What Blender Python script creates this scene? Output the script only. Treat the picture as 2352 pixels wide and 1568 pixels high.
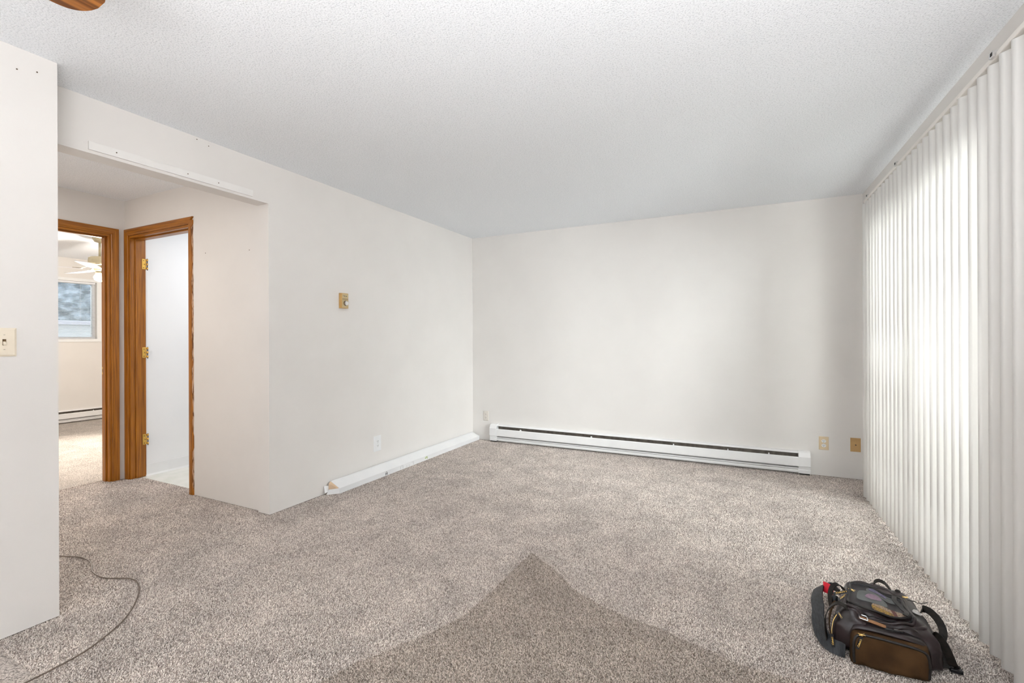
import bpy, bmesh, math, random
from mathutils import Vector, Matrix, noise
from mathutils.bvhtree import BVHTree
R = math.radians
random.seed(7)
for o in list(bpy.data.objects):
    bpy.data.objects.remove(o)
SC = bpy.context.scene
COL = SC.collection

# ---------------------------------------------------------------- camera
cam_d = bpy.data.cameras.new('camera')
cam = bpy.data.objects.new('camera', cam_d)
COL.objects.link(cam)
cam.location = (0, 0, 1.2153)
cam.rotation_euler = (R(90), R(0.2234), R(26.225))
cam_d.sensor_width = 36
cam_d.lens = 16.342
cam_d.shift_y = -0.00265
cam_d.clip_start = 0.02
SC.camera = cam

# ---------------------------------------------------------------- world, lights, exposure
SC.view_settings.view_transform = 'Standard'
SC.view_settings.look = 'None'
SC.view_settings.gamma = 1
SC.view_settings.use_curve_mapping = False
SC.view_settings.exposure = 0.2
SC.cycles.max_bounces = 12
SC.cycles.diffuse_bounces = 8
SC.cycles.transparent_max_bounces = 16
SC.cycles.caustics_reflective = False
SC.cycles.caustics_refractive = False
SC.cycles.sample_clamp_indirect = 6

world = bpy.data.worlds.new('overcast_sky')
SC.world = world
world.use_nodes = True
wn = world.node_tree.nodes
wn['Background'].inputs[0].default_value = (0.80, 0.89, 1.0, 1)
wn['Background'].inputs[1].default_value = 1.5


def area(name, loc, rot, sx, sy, power, color):
    d = bpy.data.lights.new(name, 'AREA')
    d.shape = 'RECTANGLE'
    d.size = sx
    d.size_y = sy
    d.energy = power
    d.color = color
    o = bpy.data.objects.new(name, d)
    o.location = loc
    o.rotation_euler = rot
    COL.objects.link(o)
    return o


# daylight outside the sliding door and bedroom window, plus added fill lamps behind camera
dl = area('daylight_sliding_door', (3.2, 2.8, 2.4), (0, 0, 0), 4.0, 6.0, 2800, (0.97, 0.985, 1.0))
dl.rotation_euler = (Vector((0.7, 3.3, 0.9)) - dl.location).to_track_quat('-Z', 'X').to_euler()
area('front_fill', (-0.9, -3.35, 1.45), (R(90), 0, 0), 3.2, 1.9, 12, (0.97, 0.985, 1.0))  # added fill, comes in by the invented window behind the camera
area('kitchen_side_fill', (-2.5, -1.6, 1.5), (0, R(-90), 0), 1.2, 1.6, 18, (1.0, 0.97, 0.93))  # added indoor fill panel
area('ceiling_bounce_fill', (0.25, -0.65, 1.0), (R(180), 0, 0), 1.2, 1.2, 128, (0.98, 0.99, 1.0))  # added upward panel that lifts the ceiling brightness
area('bathroom_ceiling_lamp', (-3.9, 3.1, 2.40), (0, 0, 0), 0.5, 0.5, 14, (0.94, 0.97, 1.0))
area('hall_ceiling_lamp', (-4.0, 0.75, 2.41), (0, 0, 0), 0.3, 0.3, 17, (1.0, 0.95, 0.89))
bl = area('daylight_bedroom_window', (-10.6, 2.7, 3.6), (0, 0, 0), 1.6, 2.6, 150, (0.9, 0.95, 1.0))
bl.rotation_euler = (Vector((-8.9, 2.7, 1.6)) - bl.location).to_track_quat('-Z', 'Y').to_euler()


# ---------------------------------------------------------------- materials
def mat(name, base=(0.8, 0.8, 0.8), rough=0.6, metal=0.0, spec=0.5, noise_c=None, noise_scale=20, noise_detail=3,
        bump=0.0, bump_scale=80, bump_dist=0.002, stretch=(1, 1, 1), emit=None, emit_s=0, ramp=(0.35, 0.65), alpha=1.0):
    m = bpy.data.materials.new(name)
    m.use_nodes = True
    nt = m.node_tree
    b = nt.nodes['Principled BSDF']
    b.inputs['Base Color'].default_value = (*base, 1)
    b.inputs['Roughness'].default_value = rough
    b.inputs['Metallic'].default_value = metal
    b.inputs['Specular IOR Level'].default_value = spec
    b.inputs['Alpha'].default_value = alpha
    if emit:
        b.inputs['Emission Color'].default_value = (*emit, 1)
        b.inputs['Emission Strength'].default_value = emit_s
    if noise_c or bump:
        tc = nt.nodes.new('ShaderNodeTexCoord')
        mp = nt.nodes.new('ShaderNodeMapping')
        mp.inputs['Scale'].default_value = stretch
        nt.links.new(tc.outputs['Object'], mp.inputs['Vector'])
    if noise_c:
        n = nt.nodes.new('ShaderNodeTexNoise')
        n.inputs['Scale'].default_value = noise_scale
        n.inputs['Detail'].default_value = noise_detail
        nt.links.new(mp.outputs[0], n.inputs['Vector'])
        r = nt.nodes.new('ShaderNodeValToRGB')
        r.color_ramp.elements[0].position = ramp[0]
        r.color_ramp.elements[1].position = ramp[1]
        r.color_ramp.elements[0].color = (*base, 1)
        r.color_ramp.elements[1].color = (*noise_c, 1)
        nt.links.new(n.outputs['Fac'], r.inputs[0])
        nt.links.new(r.outputs[0], b.inputs['Base Color'])
    if bump:
        n2 = nt.nodes.new('ShaderNodeTexNoise')
        n2.inputs['Scale'].default_value = bump_scale
        n2.inputs['Detail'].default_value = 3
        nt.links.new(mp.outputs[0], n2.inputs['Vector'])
        bp = nt.nodes.new('ShaderNodeBump')
        bp.inputs['Strength'].default_value = bump
        bp.inputs['Distance'].default_value = bump_dist
        nt.links.new(n2.outputs['Fac'], bp.inputs['Height'])
        nt.links.new(bp.outputs[0], b.inputs['Normal'])
    return m


def carpet_mat(name, dark, light, nap=0.16):
    m = bpy.data.materials.new(name)
    m.use_nodes = True
    nt = m.node_tree
    N, L = nt.nodes.new, nt.links.new
    b = nt.nodes['Principled BSDF']
    b.inputs['Roughness'].default_value = 0.95
    b.inputs['Specular IOR Level'].default_value = 0.1
    b.inputs['Sheen Weight'].default_value = 0.25
    b.inputs['Sheen Roughness'].default_value = 0.5
    tc = N('ShaderNodeTexCoord')
    # yarn speckle: pale tips, shade of the gaps put into the dark colour
    n1 = N('ShaderNodeTexNoise'); n1.inputs['Scale'].default_value = 150; n1.inputs['Detail'].default_value = 2.5
    n1.inputs['Roughness'].default_value = 0.62; n1.inputs['Distortion'].default_value = 0.8
    L(tc.outputs['Object'], n1.inputs['Vector'])
    r1 = N('ShaderNodeValToRGB')
    r1.color_ramp.elements[0].position = 0.36; r1.color_ramp.elements[0].color = (*dark, 1)
    r1.color_ramp.elements[1].position = 0.60; r1.color_ramp.elements[1].color = (*light, 1)
    L(n1.outputs['Fac'], r1.inputs[0])
    # brushed nap: broad soft patches
    n2 = N('ShaderNodeTexNoise'); n2.inputs['Scale'].default_value = 4.5; n2.inputs['Detail'].default_value = 6
    n2.inputs['Roughness'].default_value = 0.62; n2.inputs['Distortion'].default_value = 0.6
    L(tc.outputs['Object'], n2.inputs['Vector'])
    mr = N('ShaderNodeMapRange')
    mr.inputs['From Min'].default_value = 0.33; mr.inputs['From Max'].default_value = 0.67
    mr.inputs['To Min'].default_value = 1 - nap; mr.inputs['To Max'].default_value = 1 + nap
    L(n2.outputs['Fac'], mr.inputs['Value'])
    mx = N('ShaderNodeVectorMath'); mx.operation = 'SCALE'
    L(r1.outputs[0], mx.inputs[0]); L(mr.outputs[0], mx.inputs['Scale'])
    L(mx.outputs[0], b.inputs['Base Color'])
    bp = N('ShaderNodeBump'); bp.inputs['Strength'].default_value = 0.9; bp.inputs['Distance'].default_value = 0.006
    L(n1.outputs['Fac'], bp.inputs['Height'])
    L(bp.outputs[0], b.inputs['Normal'])
    return m


def popcorn_mat():
    m = bpy.data.materials.new('popcorn_ceiling')
    m.use_nodes = True
    nt = m.node_tree
    N, L = nt.nodes.new, nt.links.new
    b = nt.nodes['Principled BSDF']
    b.inputs['Roughness'].default_value = 0.95
    b.inputs['Specular IOR Level'].default_value = 0.1
    tc = N('ShaderNodeTexCoord')
    n1 = N('ShaderNodeTexNoise'); n1.inputs['Scale'].default_value = 150; n1.inputs['Detail'].default_value = 4
    n1.inputs['Roughness'].default_value = 0.6
    L(tc.outputs['Object'], n1.inputs['Vector'])
    r1 = N('ShaderNodeValToRGB')
    r1.color_ramp.elements[0].position = 0.30; r1.color_ramp.elements[0].color = (0.66, 0.69, 0.725, 1)  # pit shade put into the colour: low spots get the darker tone
    r1.color_ramp.elements[1].position = 0.50; r1.color_ramp.elements[1].color = (0.91, 0.935, 0.97, 1)
    L(n1.outputs['Fac'], r1.inputs[0])
    L(r1.outputs[0], b.inputs['Base Color'])
    bp = N('ShaderNodeBump'); bp.inputs['Strength'].default_value = 0.85; bp.inputs['Distance'].default_value = 0.005
    L(n1.outputs['Fac'], bp.inputs['Height'])
    L(bp.outputs[0], b.inputs['Normal'])
    return m


def wood_mat(name, axis, a=(0.195, 0.060, 0.0035), c=(0.42, 0.155, 0.011), scale=120, rough=0.33):
    st = [1.0, 1.0, 1.0]
    st[axis] = 0.03
    return mat(name, a, rough, noise_c=c, noise_scale=scale, noise_detail=6, stretch=st, bump=0.15, bump_scale=scale * 2,
               bump_dist=0.001, ramp=(0.32, 0.68))


def glass_mat():
    m = bpy.data.materials.new('window_glass')
    m.use_nodes = True
    nt = m.node_tree
    nt.nodes.remove(nt.nodes['Principled BSDF'])
    out = nt.nodes['Material Output']
    t = nt.nodes.new('ShaderNodeBsdfTransparent'); t.inputs[0].default_value = (0.96, 0.98, 0.97, 1)
    g = nt.nodes.new('ShaderNodeBsdfGlossy'); g.inputs['Roughness'].default_value = 0.02
    f = nt.nodes.new('ShaderNodeFresnel'); f.inputs[0].default_value = 1.45
    x = nt.nodes.new('ShaderNodeMixShader')
    nt.links.new(f.outputs[0], x.inputs[0]); nt.links.new(t.outputs[0], x.inputs[1]); nt.links.new(g.outputs[0], x.inputs[2])
    nt.links.new(x.outputs[0], out.inputs[0])
    return m


def vane_mat():
    m = bpy.data.materials.new('vinyl_vane')
    m.use_nodes = True
    nt = m.node_tree
    nt.nodes.remove(nt.nodes['Principled BSDF'])
    out = nt.nodes['Material Output']
    d = nt.nodes.new('ShaderNodeBsdfDiffuse'); d.inputs[0].default_value = (0.86, 0.845, 0.82, 1)
    t = nt.nodes.new('ShaderNodeBsdfTranslucent'); t.inputs[0].default_value = (0.86, 0.86, 0.85, 1)
    x = nt.nodes.new('ShaderNodeMixShader'); x.inputs[0].default_value = 0.15
    nt.links.new(d.outputs[0], x.inputs[1]); nt.links.new(t.outputs[0], x.inputs[2])
    nt.links.new(x.outputs[0], out.inputs[0])
    return m


def film_mat(name, tint, opacity, rough=0.25):
    m = bpy.data.materials.new(name)
    m.use_nodes = True
    nt = m.node_tree
    b = nt.nodes['Principled BSDF']
    b.inputs['Base Color'].default_value = (*tint, 1)
    b.inputs['Roughness'].default_value = rough
    b.inputs['Alpha'].default_value = opacity
    return m


M = dict(
    wall=mat('cream_wall_paint', (0.728, 0.705, 0.682), 0.75, spec=0.2, noise_c=(0.748, 0.725, 0.702), noise_scale=3,
             bump=0.12, bump_scale=160, bump_dist=0.0012),
    trim_paint=mat('white_trim_paint', (0.80, 0.785, 0.765), 0.5, noise_c=(0.78, 0.765, 0.745), noise_scale=15),
    bath_wall=mat('white_bathroom_paint', (0.82, 0.83, 0.85), 0.5, noise_c=(0.84, 0.85, 0.865), noise_scale=3, bump=0.1, bump_scale=150, bump_dist=0.001),
    ceiling=popcorn_mat(),
    carpet=carpet_mat('taupe_carpet', (0.085, 0.064, 0.050), (0.62, 0.55, 0.49)),
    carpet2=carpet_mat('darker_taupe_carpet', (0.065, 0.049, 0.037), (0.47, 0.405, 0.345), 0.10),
    vinyl=mat('pale_vinyl_floor', (0.66, 0.68, 0.62), 0.4, noise_c=(0.74, 0.74, 0.70), noise_scale=9, noise_detail=6),
    woodz=wood_mat('oak_stain_upright', 2), woodx=wood_mat('oak_stain_along_x', 0), woody=wood_mat('oak_stain_along_y', 1),
    torn=mat('torn_bare_wood', (0.50, 0.33, 0.22), 0.9, noise_c=(0.14, 0.06, 0.022), noise_scale=130, stretch=(1, 1, 0.12), ramp=(0.48, 0.56)),
    glass=glass_mat(), vane=vane_mat(),
    white_metal=mat('white_enamel', (0.80, 0.80, 0.805), 0.38, noise_c=(0.83, 0.83, 0.83), noise_scale=8),
    grey_metal=mat('grey_aluminium_fins', (0.11, 0.095, 0.08), 0.5, metal=0.3, noise_c=(0.18, 0.155, 0.13), noise_scale=30),
    alu=mat('white_aluminium_frame', (0.78, 0.78, 0.78), 0.4, noise_c=(0.74, 0.74, 0.74), noise_scale=12),
    brass=mat('brass_plate', (0.82, 0.52, 0.13), 0.28, metal=0.85, noise_c=(0.75, 0.45, 0.10), noise_scale=40),
    dark_pin=mat('dark_hinge_pin', (0.07, 0.045, 0.03), 0.6, spec=0.2, noise_c=(0.11, 0.07, 0.045), noise_scale=60),
    brown_metal=mat('dark_brass_pin', (0.10, 0.06, 0.03), 0.4, metal=0.7, noise_c=(0.16, 0.10, 0.05), noise_scale=60),
    ivory=mat('ivory_plastic', (0.78, 0.70, 0.57), 0.4, noise_c=(0.80, 0.72, 0.59), noise_scale=20),
    bone=mat('bone_plastic', (0.66, 0.62, 0.57), 0.4, noise_c=(0.68, 0.64, 0.59), noise_scale=20),
    almond=mat('almond_plastic', (0.66, 0.53, 0.35), 0.4, noise_c=(0.68, 0.55, 0.37), noise_scale=20),
    tan=mat('tan_plastic', (0.48, 0.30, 0.12), 0.42, noise_c=(0.51, 0.32, 0.13), noise_scale=20),
    white_plastic=mat('white_plastic', (0.78, 0.79, 0.80), 0.35, noise_c=(0.80, 0.81, 0.82), noise_scale=20),
    dark=mat('dark_slot', (0.02, 0.018, 0.016), 0.7, noise_c=(0.03, 0.026, 0.022), noise_scale=30),
    ochre=mat('ochre_metal_cover', (0.50, 0.30, 0.10), 0.4, noise_c=(0.53, 0.33, 0.12), noise_scale=30),
    khaki=mat('khaki_faceplate', (0.47, 0.37, 0.20), 0.45, noise_c=(0.50, 0.39, 0.22), noise_scale=30),
    chrome=mat('chrome', (0.80, 0.80, 0.80), 0.15, metal=1.0, noise_c=(0.75, 0.75, 0.75), noise_scale=30),
    gold=mat('gold_metal', (0.86, 0.56, 0.17), 0.28, metal=0.85, noise_c=(0.9, 0.66, 0.3), noise_scale=80),
    gold_print=mat('gold_print', (0.80, 0.50, 0.10), 0.5, noise_c=(0.85, 0.56, 0.14), noise_scale=60),
    carton=mat('white_carton', (0.80, 0.80, 0.805), 0.55, noise_c=(0.77, 0.775, 0.785), noise_scale=6, bump=0.05, bump_scale=30),
    kraft=mat('kraft_board', (0.62, 0.45, 0.30), 0.8, noise_c=(0.68, 0.50, 0.35), noise_scale=30),
    ink=mat('black_ink', (0.04, 0.04, 0.045), 0.6, noise_c=(0.06, 0.06, 0.06), noise_scale=60),
    grey_ink=mat('pale_grey_ink', (0.60, 0.60, 0.60), 0.6, noise_c=(0.64, 0.64, 0.64), noise_scale=60),
    green_ink=mat('green_ink', (0.35, 0.45, 0.13), 0.6, noise_c=(0.40, 0.48, 0.2), noise_scale=60),
    cord=mat('taupe_cord', (0.115, 0.085, 0.065), 0.5, noise_c=(0.14, 0.105, 0.08), noise_scale=30),
    bag=mat('brown_black_nylon', (0.010, 0.0055, 0.0055), 0.38, spec=0.5, noise_c=(0.024, 0.014, 0.016), noise_scale=14, bump=0.35, bump_scale=420, bump_dist=0.0008),
    pocket=mat('brown_canvas', (0.036, 0.018, 0.007), 0.85, spec=0.15, noise_c=(0.062, 0.032, 0.012), noise_scale=16, bump=0.3, bump_scale=600, bump_dist=0.0006),
    piping=mat('dark_grey_piping', (0.012, 0.010, 0.009), 0.45, spec=0.35, noise_c=(0.020, 0.017, 0.016), noise_scale=60),
    webbing=mat('black_webbing', (0.008, 0.006, 0.005), 0.6, spec=0.25, noise_c=(0.018, 0.014, 0.011), noise_scale=90, bump=0.3, bump_scale=700, bump_dist=0.0006),
    strap_grey=mat('grey_black_strap', (0.012, 0.013, 0.015), 0.55, spec=0.3, noise_c=(0.032, 0.035, 0.039), noise_scale=35, stretch=(6, 1, 1)),
    black_plastic=mat('black_plastic', (0.012, 0.012, 0.014), 0.22, noise_c=(0.02, 0.02, 0.022), noise_scale=30),
    red=mat('red_label', (0.75, 0.012, 0.035), 0.6, noise_c=(0.65, 0.01, 0.03), noise_scale=50),
    film=film_mat('smoky_mesh_film', (0.10, 0.105, 0.115), 0.14),
    film_clear=mat('grey_plastic_packet', (0.085, 0.095, 0.095), 0.35, noise_c=(0.16, 0.175, 0.175), noise_scale=30),
    pink=mat('lilac_label', (0.42, 0.27, 0.36), 0.6, noise_c=(0.30, 0.18, 0.28), noise_scale=140),
    purple=mat('violet_print', (0.10, 0.08, 0.20), 0.6, noise_c=(0.26, 0.22, 0.36), noise_scale=120),
    yellow=mat('yellow_net', (0.62, 0.36, 0.02), 0.6, noise_c=(0.16, 0.07, 0.01), noise_scale=240, ramp=(0.48, 0.56)),
    peach=mat('peach_net', (0.66, 0.46, 0.30), 0.6, noise_c=(0.22, 0.12, 0.06), noise_scale=260, ramp=(0.48, 0.56)),
    maroon=mat('maroon_band', (0.12, 0.012, 0.010), 0.6, noise_c=(0.22, 0.05, 0.03), noise_scale=150),
    white_cloth=mat('white_label', (0.62, 0.60, 0.58), 0.8, noise_c=(0.38, 0.36, 0.34), noise_scale=160),
    leather=mat('tan_leather', (0.30, 0.15, 0.06), 0.6, noise_c=(0.22, 0.10, 0.04), noise_scale=50),
    blade=mat('dark_oak_blade', (0.115, 0.035, 0.007), 0.35, noise_c=(0.40, 0.150, 0.030), noise_scale=55, noise_detail=5, stretch=(1, 0.05, 1), ramp=(0.36, 0.62)),
    bronze=mat('antique_brass', (0.36, 0.22, 0.07), 0.3, metal=0.9, noise_c=(0.30, 0.18, 0.06), noise_scale=30),
    pale_fan=mat('beige_fan_enamel', (0.45, 0.40, 0.27), 0.4, noise_c=(0.50, 0.44, 0.30), noise_scale=30),
    fan_white=mat('white_fan_blade', (0.72, 0.70, 0.73), 0.5, noise_c=(0.68, 0.67, 0.70), noise_scale=20),
    bulb=mat('lit_bulb', (1, 0.9, 0.75), 0.4, emit=(1.0, 0.90, 0.72), emit_s=60, noise_c=(1, 0.92, 0.8), noise_scale=5),
    slat=mat('white_blind_slat', (0.80, 0.82, 0.86), 0.4, noise_c=(0.78, 0.80, 0.84), noise_scale=10),
    leaf=mat('overexposed_foliage', (0.22, 0.28, 0.31), 0.9, noise_c=(0.62, 0.70, 0.78), noise_scale=3, noise_detail=10),  # overexposed look of the tree put into the pale leaf colour
    siding=mat('white_siding', (0.85, 0.86, 0.88), 0.7, noise_c=(0.80, 0.81, 0.83), noise_scale=3),
    roof=mat('pale_lilac_roof', (0.62, 0.60, 0.68), 0.8, noise_c=(0.68, 0.66, 0.73), noise_scale=6),
    ground=mat('pale_ground', (0.32, 0.33, 0.28), 0.9, noise_c=(0.40, 0.40, 0.36), noise_scale=2),
    headrail=mat('cream_headrail', (0.79, 0.755, 0.715), 0.5, noise_c=(0.80, 0.765, 0.725), noise_scale=8),
)


# ---------------------------------------------------------------- helpers
class MB:
    def __init__(s):
        s.v = []
        s.f = []
        s.smooth = False

    def box(s, x0, x1, y0, y1, z0, z1):
        b = len(s.v)
        s.v += [(x, y, z) for x in (x0, x1) for y in (y0, y1) for z in (z0, z1)]
        s.f += [tuple(b + i for i in q) for q in ((0, 1, 3, 2), (4, 6, 7, 5), (0, 4, 5, 1), (2, 3, 7, 6), (0, 2, 6, 4), (1, 5, 7, 3))]
        return s

    def loft(s, rings, cap=True, closed=True):
        b = len(s.v)
        n = len(rings[0])
        for r in rings:
            s.v += [tuple(p) for p in r]
        for i in range(len(rings) - 1):
            for j in range(n if closed else n - 1):
                k = (j + 1) % n
                s.f.append((b + i * n + j, b + i * n + k, b + (i + 1) * n + k, b + (i + 1) * n + j))
        if cap and closed:
            s.f.append(tuple(b + j for j in reversed(range(n))))
            s.f.append(tuple(b + (len(rings) - 1) * n + j for j in range(n)))
        return s

    def tube(s, pts, r, n=8, closed=False):
        pts = [Vector(p) for p in pts]
        rings = []
        up = Vector((0, 0, 1))
        m = len(pts)
        for i, p in enumerate(pts):
            a = pts[i - 1] if i else (pts[-1] if closed else p)
            c = pts[i + 1] if i < m - 1 else (pts[0] if closed else p)
            t = (c - a).normalized()
            u = t.cross(up)
            if u.length < 0.05:
                u = t.cross(Vector((1, 0, 0)))
            u.normalize()
            w = u.cross(t)
            rr = r[i] if isinstance(r, (list, tuple)) else r
            rings.append([p + rr * (math.cos(2 * math.pi * k / n) * u + math.sin(2 * math.pi * k / n) * w) for k in range(n)])
        if closed:
            rings.append(rings[0])
            return s.loft(rings, cap=False)
        return s.loft(rings)

    def cyl(s, p0, p1, r0, r1=None, n=16):
        r1 = r0 if r1 is None else r1
        return s.tube([p0, p1], [r0, r1], n)

    def lathe(s, c, prof, n=24):
        rings = [[(c[0] + r * math.cos(2 * math.pi * k / n), c[1] + r * math.sin(2 * math.pi * k / n), c[2] + z) for k in range(n)] for r, z in prof]
        return s.loft(rings)

    def ribbon(s, pts, wdir, width, th=0.002):
        """a strap: pts centre line, wdir one or many width directions"""
        pts = [Vector(p) for p in pts]
        rings = []
        for i, p in enumerate(pts):
            a = pts[max(i - 1, 0)]
            c = pts[min(i + 1, len(pts) - 1)]
            t = (c - a).normalized()
            w = Vector(wdir[i]) if isinstance(wdir[0], (tuple, list, Vector)) else Vector(wdir)
            w = (w - w.dot(t) * t).normalized()
            n = t.cross(w)
            h, k = w * width / 2, n * th / 2
            rings.append([p - h - k, p + h - k, p + h + k, p - h + k])
        return s.loft(rings)

    def build(s, name, m, parent=None, smooth=False, bevel=0.0, subsurf=0):
        me = bpy.data.meshes.new(name)
        me.from_pydata(s.v, [], s.f)
        bm = bmesh.new()
        bm.from_mesh(me)
        bmesh.ops.recalc_face_normals(bm, faces=bm.faces)
        if bevel:
            bmesh.ops.bevel(bm, geom=[e for e in bm.edges if len(e.link_faces) == 2 and e.calc_face_angle(0) > 0.5], offset=bevel,
                            segments=2, affect='EDGES', profile=0.5)
        bm.to_mesh(me)
        bm.free()
        if smooth or s.smooth:
            for p in me.polygons:
                p.use_smooth = True
        me.materials.append(M[m] if isinstance(m, str) else m)
        o = bpy.data.objects.new(name, me)
        COL.objects.link(o)
        if subsurf:
            md = o.modifiers.new('s', 'SUBSURF')
            md.levels = md.render_levels = subsurf
        if parent:
            o.parent = parent
            o.matrix_parent_inverse = parent.matrix_world.inverted()
        return o


def smooth_path(pts, k=6, closed=False):
    """Catmull-Rom through the points"""
    P = [Vector(p) for p in pts]
    n = len(P)
    out = []
    rng = range(n) if closed else range(n - 1)
    for i in rng:
        if closed:
            a, b, c, d = P[i - 1], P[i], P[(i + 1) % n], P[(i + 2) % n]
        else:
            a, b, c, d = P[max(i - 1, 0)], P[i], P[i + 1], P[min(i + 2, n - 1)]
        for j in range(k):
            t = j / k
            out.append(0.5 * ((2 * b) + (c - a) * t + (2 * a - 5 * b + 4 * c - d) * t * t + (3 * b - a - 3 * c + d) * t ** 3))
    if not closed:
        out.append(P[-1])
    return out


def empty(name, loc, label=None, cat=None, group=None, kind=None):
    o = bpy.data.objects.new(name, None)
    o.location = loc
    o.empty_display_size = 0.1
    COL.objects.link(o)
    bpy.context.view_layer.update()
    tag(o, label, cat, group, kind)
    return o


def tag(o, label=None, cat=None, group=None, kind=None):
    if label:
        o['label'] = label
    if cat:
        o['category'] = cat
    if group:
        o['group'] = group
    if kind:
        o['kind'] = kind
    return o


def struct(name, mb, m, label=None, cat=None, **kw):
    o = mb.build(name, m, **kw)
    return tag(o, label, cat, kind='structure')


def text_mesh(name, body, size, loc, xdir, ydir, m, parent=None, shear=0.0, extrude=0.0002, width=None):
    cu = bpy.data.curves.new(name, 'FONT')
    cu.body = body
    cu.size = size
    cu.align_x = 'CENTER'
    cu.align_y = 'CENTER'
    cu.shear = shear
    cu.extrude = extrude
    cu.resolution_u = 3
    o = bpy.data.objects.new(name, cu)
    COL.objects.link(o)
    bpy.context.view_layer.update()
    me = bpy.data.meshes.new_from_object(o.evaluated_get(bpy.context.evaluated_depsgraph_get()))
    me.name = name
    bpy.data.objects.remove(o)
    x = Vector(xdir).normalized()
    y = Vector(ydir)
    y = (y - y.dot(x) * x).normalized()
    z = x.cross(y)
    mt = Matrix((x, y, z)).transposed().to_4x4()
    mt.translation = Vector(loc)
    if width:
        xs = [v.co.x for v in me.vertices]
        k = width / (max(xs) - min(xs))
        for v in me.vertices:
            v.co.x *= k
    me.transform(mt)
    me.materials.clear()
    me.materials.append(M[m])
    o = bpy.data.objects.new(name, me)
    COL.objects.link(o)
    if parent:
        o.parent = parent
        o.matrix_parent_inverse = parent.matrix_world.inverted()
    return o


# ---------------------------------------------------------------- room dimensions (metres, camera at x=0 y=0)
H = 2.44
XL, XR, YB = -2.941, 0.936, 4.883          # living room: left wall, right wall, back wall
XI = -3.06                                 # hall side of the left wall
XN, YN = -2.707, 0.957                     # near wall stub: face and end
YE, YH = 2.15, 2.17                        # end of the hall opening, hall side wall
XH = -4.87                                 # wall at the end of the hall
XB = -8.93                                 # bedroom far wall
YF = -3.0

# ---------------------------------------------------------------- structure
fl = MB()
fl.box(XB - 0.1, XH - 0.115, 0.4, 4.6, -0.06, -0.001)               # bedroom
fl.box(XH - 0.115, XH, 0.1, 2.17, -0.06, -0.008)                   # threshold
fl.box(XH, XI, 0.1, YH + 0.085, -0.06, -0.008)                      # hall
fl.box(XI, XR + 0.1, YF, YB + 0.1, -0.06, -0.008)                   # living room
struct('floor', fl, 'carpet', 'taupe speckled carpet running from living room into hall and bedroom', 'floor')
struct('floor.001', MB().box(XH + 0.0, XI, YH + 0.085, 4.05, -0.06, -0.003), 'vinyl', 'pale green grey vinyl floor of the bathroom', 'floor')
struct('ceiling', MB().box(XB - 0.12, XR + 0.12, YF - 0.12, 5.0, H, H + 0.06), 'ceiling', 'white popcorn textured ceiling', 'ceiling')

struct('wall_left', MB().box(XI, XL, YE, YB + 0.1, 0, H).box(XI, XL, YN - 0.4, YE, 2.16, H), 'wall',
       'cream living room wall with thermostat and header over hall opening', 'wall')
struct('wall_near', MB().box(XI, XN, YF, YN, 0, H), 'wall', 'cream wall end with ivory light switch', 'wall')
struct('wall_back', MB().box(XI, XR + 0.12, YB, YB + 0.12, 0, H), 'wall', 'cream back wall above the long white baseboard heater', 'wall')
DY0, DY1, DZ = 2.35, 4.21, 2.12
struct('wall_right', MB().box(XR, XR + 0.12, YF, DY0, 0, H).box(XR, XR + 0.12, DY1, YB, 0, H).box(XR, XR + 0.12, DY0, DY1, DZ, H),
       'wall', 'cream wall behind the vertical blind', 'wall')
WX0, WX1, WZ0, WZ1 = -2.3, 0.5, 0.75, 2.15
struct('wall_front', MB().box(XI, WX0, YF - 0.12, YF, 0, H).box(WX1, XR + 0.12, YF - 0.12, YF, 0, H)
       .box(WX0, WX1, YF - 0.12, YF, 0, WZ0).box(WX0, WX1, YF - 0.12, YF, WZ1, H), 'wall', 'cream wall behind the camera with an added window opening', 'wall')
# hall
B0, B1, BZ = 1.29, 2.07, 2.129                                  # bedroom doorway
struct('wall_hall', MB().box(XH - 0.115, XH, 0.0, B0, 0, H).box(XH - 0.115, XH, B1, 4.6, 0, H).box(XH - 0.115, XH, B0, B1, BZ, H),
       'wall', 'cream wall at the hall end around the bedroom doorway', 'wall')
A0, A1, AZ = -4.805, -3.90, 2.129                                # bathroom doorway
struct('wall_hall_side', MB().box(XH, A0, YH, YH + 0.115, 0, H).box(A1, XI, YH, YH + 0.115, 0, H).box(A0, A1, YH, YH + 0.115, AZ, H),
       'wall', 'cream hall wall around the bathroom doorway', 'wall')
struct('wall_hall_near', MB().box(XH, XI, 0.0, 0.1, 0, H), 'wall', 'cream hall wall facing the bathroom doorway', 'wall')
# bathroom
struct('wall_bathroom_left', MB().box(XH, -4.795, YH + 0.115, 4.05, -0.003, H), 'bath_wall', 'white bathroom wall seen through the doorway', 'wall')
struct('wall_bathroom_back', MB().box(-4.795, XI, 4.05, 4.15, -0.003, H), 'bath_wall', 'white bathroom back wall', 'wall')
bb = struct('baseboard_bathroom', MB().loft([[(-4.795, y, -0.003), (-4.780, y, -0.003), (-4.787, y, 0.012), (-4.791, y, 0.10), (-4.795, y, 0.10)] for y in (YH + 0.115, 4.05)]),
            'white_plastic', 'white vinyl cove base along the bathroom wall', 'baseboard')
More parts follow.
